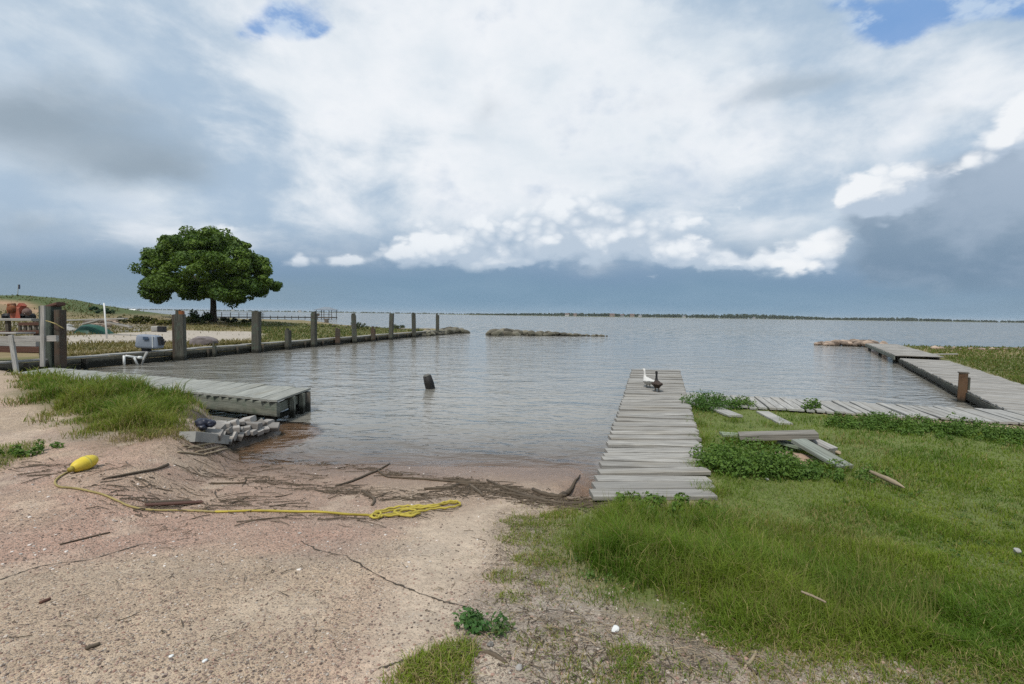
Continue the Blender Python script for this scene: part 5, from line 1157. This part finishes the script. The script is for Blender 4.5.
mb = MB(); mb.add([(x0_ - R_, y0_ - R_, zt_), (x0_ + R_, y0_ - R_, zt_), (x0_ + R_, y0_ + R_, zt_), (x0_ - R_, y0_ + R_, zt_), (x0_ - .8, y0_, ap), (x0_ + .8, y0_, ap), (x0_ - R_, y0_ - R_, zt_ - .15), (x0_ + R_, y0_ - R_, zt_ - .15), (x0_ + R_, y0_ + R_, zt_ - .15), (x0_ - R_, y0_ + R_, zt_ - .15)],
    [[0, 1, 5, 4], [1, 2, 5], [2, 3, 4, 5], [3, 0, 4], [6, 7, 1, 0], [7, 8, 2, 1], [8, 9, 3, 2], [9, 6, 0, 3], [9, 8, 7, 6]])
place(mb.build('roof', simple('grey metal roof', (.20, .23, .26), .5), sh), sh)
place(MB().beam((x0_ - 2.5, y0_ - 2.3, zf + .9), (x0_ - 1.4, y0_ - 2.3, zf + .9), .08, .9).build('side_panel', W_DARK, sh), sh)
place(MB().beam((x0_ - 2.5, y0_ - 2.2, zf + 1.0), (x0_ + 2.5, y0_ - 2.2, zf + 1.0), .08, .1).build('railing', W_DARK, sh), sh)
pr = thing('pier', (x0_ - 20, y0_, 0), 'long thin dark pier running from the tree to the roofed shelter', 'pier')
a = np.array([x0_ - 2.7, y0_, zf]); b = at(214, 316, d - 30); b[2] = zf
place(MB().beam(a, b, 1.6, .3, ch=.02).build('deck', W_DARK, pr), pr)
for s in np.linspace(0, 1, 15):
    q_ = a + (b - a) * s; place(MB().tube([(q_[0], q_[1] - .6, -2), (q_[0], q_[1] - .6, zf + (.5 if s < .55 else 1.3))], .10, 6).build('pile', W_POST, pr), pr)
for dz_ in (.75, 1.4): place(MB().beam(a + (b - a) * .55 + dz3 * dz_ - np.array([0, .6, 0]), b + dz3 * dz_ - np.array([0, .6, 0]), .08, .08).build('handrail', W_GREY, pr), pr)
p = P(326.5, 323.5, .2); place(MB().tube([p - dz3 * 1.5, p + dz3 * .9], .4, 8).build('dolphin_pile', W_DARK, None), bpy.data.objects.new('x', None))
o = bpy.data.objects['dolphin_pile']; o.location = (0, 0, 0); tag(o, 'short thick pile standing in the water below the shelter', 'piling')
FAR = 1500.0
def shore_strip(name, xs, dist, zt0):
    mb = MB(); rows = [[], [], [], []]
    for x_ in xs:
        p = at(x_, hor(x_), dist * (.92 + .16 * random.random())); n_ = p / np.linalg.norm(p[:2])
        for r_, (o_, z_) in zip(rows, ((0, -1), (6, zt0), (160, zt0 * 1.3), (400, -1))): r_.append((p[0] + n_[0] * o_, p[1] + n_[1] * o_, z_))
    return setting(mb.grid(rows).build(name, simple(name + ' soil', (.13, .14, .075), .95)))
shore_strip('far_shore', range(440, 1400, 20), FAR, 1.1); shore_strip('distant_shore', range(-200, 460, 20), 2600, 1.4)
def tree_line(name, n, f):
    c, r = [], []
    for i in range(n):
        x_, dist, hh_ = f(); p = at(x_, hor(x_), dist); c += [(p[0], p[1], 1 + hh_ * .45), (p[0] + random.gauss(0, 2), p[1], 1 + hh_ * .75)]; r += [hh_ * .45, hh_ * .3]
    v, cc = leaves(c, r, 26, 1.5, 1, .9, ((.03, .055, .018), (.06, .085, .03)), .7, .3); o = leaf_mesh(name, v, cc, TM); o['kind'] = 'stuff'
hx = [440, 470, 500, 530, 560, 600, 640, 690, 720, 750, 775, 800, 830, 860, 905, 925, 960, 1000, 1100, 1400]; hz = [1.5, 2, 3, 5, 7, 8, 7, 9, 10, 13, 11, 8, 5, 6, 8, 6, 4, 3.5, 4, 4]
def f1():
    x_ = 470 + 900 * random.random(); h_ = (1.5 + np.interp(x_, hx, hz)) * (.5 + .7 * random.random()); return x_, FAR * (1.02 + .12 * random.random()), h_
def f2(): x_ = -150 + 640 * random.random(); return x_, 2650 + 200 * random.random(), 5 * (.4 + random.random())
tree_line('treeline', 2400, f1); tree_line('distant_treeline', 900, f2)
HW = [simple('house white', (.62, .6, .56), .8), simple('house tan', (.36, .27, .22), .8), simple('house grey', (.32, .33, .35), .8)]; HR = [simple('roof brown', (.16, .10, .08), .8), simple('roof grey', (.2, .2, .21), .8)]
def house(px, w, hgt0, wi, ri, label, dist=FAR * 1.015):
    p = at(px, hor(px), dist); p[2] = .8; o = thing('house', tuple(p), label, 'house'); dp = w * .6
    mb = MB(); mb.beam(p - np.array([w / 2, 0, -hgt0 / 2]), p + np.array([w / 2, 0, hgt0 / 2]), dp, hgt0, ch=.05); place(mb.build('wall', HW[wi], o), o)
    x_, y_, z_ = p[0], p[1], p[2] + hgt0; e = .5; W2, D2 = w / 2 + e, dp / 2 + e
    mb = MB(); mb.add([(x_ - W2, y_ - D2, z_), (x_ + W2, y_ - D2, z_), (x_ + W2, y_ + D2, z_), (x_ - W2, y_ + D2, z_), (x_ - W2, y_, z_ + w * .28), (x_ + W2, y_, z_ + w * .28)], [[0, 1, 5, 4], [2, 3, 4, 5], [1, 2, 5], [3, 0, 4], [3, 2, 1, 0]])
    place(mb.build('roof', HR[ri], o), o)
    for sx in (-.28, .05, .3):
        place(MB().beam((x_ + sx * w - .7, y_ - dp / 2 - .05, p[2] + hgt0 * .55), (x_ + sx * w + .7, y_ - dp / 2 - .05, p[2] + hgt0 * .55), .1, 1.3, ch=.02).build('window', BLACKM, o), o)
house(567, 12, 5, 0, 0, 'white house farthest left on the far shore'); house(575, 9, 6, 1, 0, 'small brown house beside the leftmost white house on the far shore')
house(612, 14, 6, 1, 0, 'wide brown roofed house mid way along the far shore'); house(622, 10, 5, 2, 0, 'grey house just left of the tall brown roofs on the far shore'); house(632, 12, 6.5, 1, 0, 'tall brown house with a broad roof on the far shore'); house(640, 9, 4.5, 0, 1, 'small pale house right of the tall brown house on the far shore')
house(684, 8, 4.5, 0, 1, 'small white house alone in the far shore trees'); house(754, 7, 3.5, 0, 1, 'tiny white house under the densest far shore trees'); house(233, 14, 6, 0, 1, 'white building faint on the distant shore right of the tree', 2620); house(300, 15, 6, 0, 1, 'white building on the distant shore near the shelter', 2620)
for x_ in (132, 136):
    pass
g_ = ground_at(133, 84); sb = thing('shed', tuple(g_), 'tiny white shed low on the far left bank', 'shed')
place(MB().beam(g_ + np.array([-.5, 0, .5]), g_ + np.array([.5, 0, .5]), .9, 1.0, ch=.02).build('wall', WHITEP, sb), sb)
mb = MB(); x_, y_, z_ = g_[0], g_[1], g_[2] + 1.0; mb.add([(x_ - .6, y_ - .55, z_), (x_ + .6, y_ - .55, z_), (x_ + .6, y_ + .55, z_), (x_ - .6, y_ + .55, z_), (x_ - .6, y_, z_ + .3), (x_ + .6, y_, z_ + .3)], [[0, 1, 5, 4], [2, 3, 4, 5], [1, 2, 5], [3, 0, 4], [3, 2, 1, 0]]); place(mb.build('roof', WHITEP, sb), sb)

# ------------------------------------------------------------------ the damp air over the bay
hz_m, t = mat('haze')
t.l.new(t.node('ShaderNodeVolumePrincipled', ins={'Color': (.86, .90, .94, 1), 'Density': HAZE, 'Anisotropy': 0.0}).s, t.out.inputs[1])
bm = bmesh.new(); bmesh.ops.create_cube(bm, size=1); me_ = bpy.data.meshes.new('haze'); bm.to_mesh(me_); bm.free(); me_.materials.append(hz_m)
hz_ = bpy.data.objects.new('haze', me_); COL.objects.link(hz_); hz_.scale = (18400, 9400, 36); hz_.location = (0, 4400, 9.5); hz_['kind'] = 'stuff'
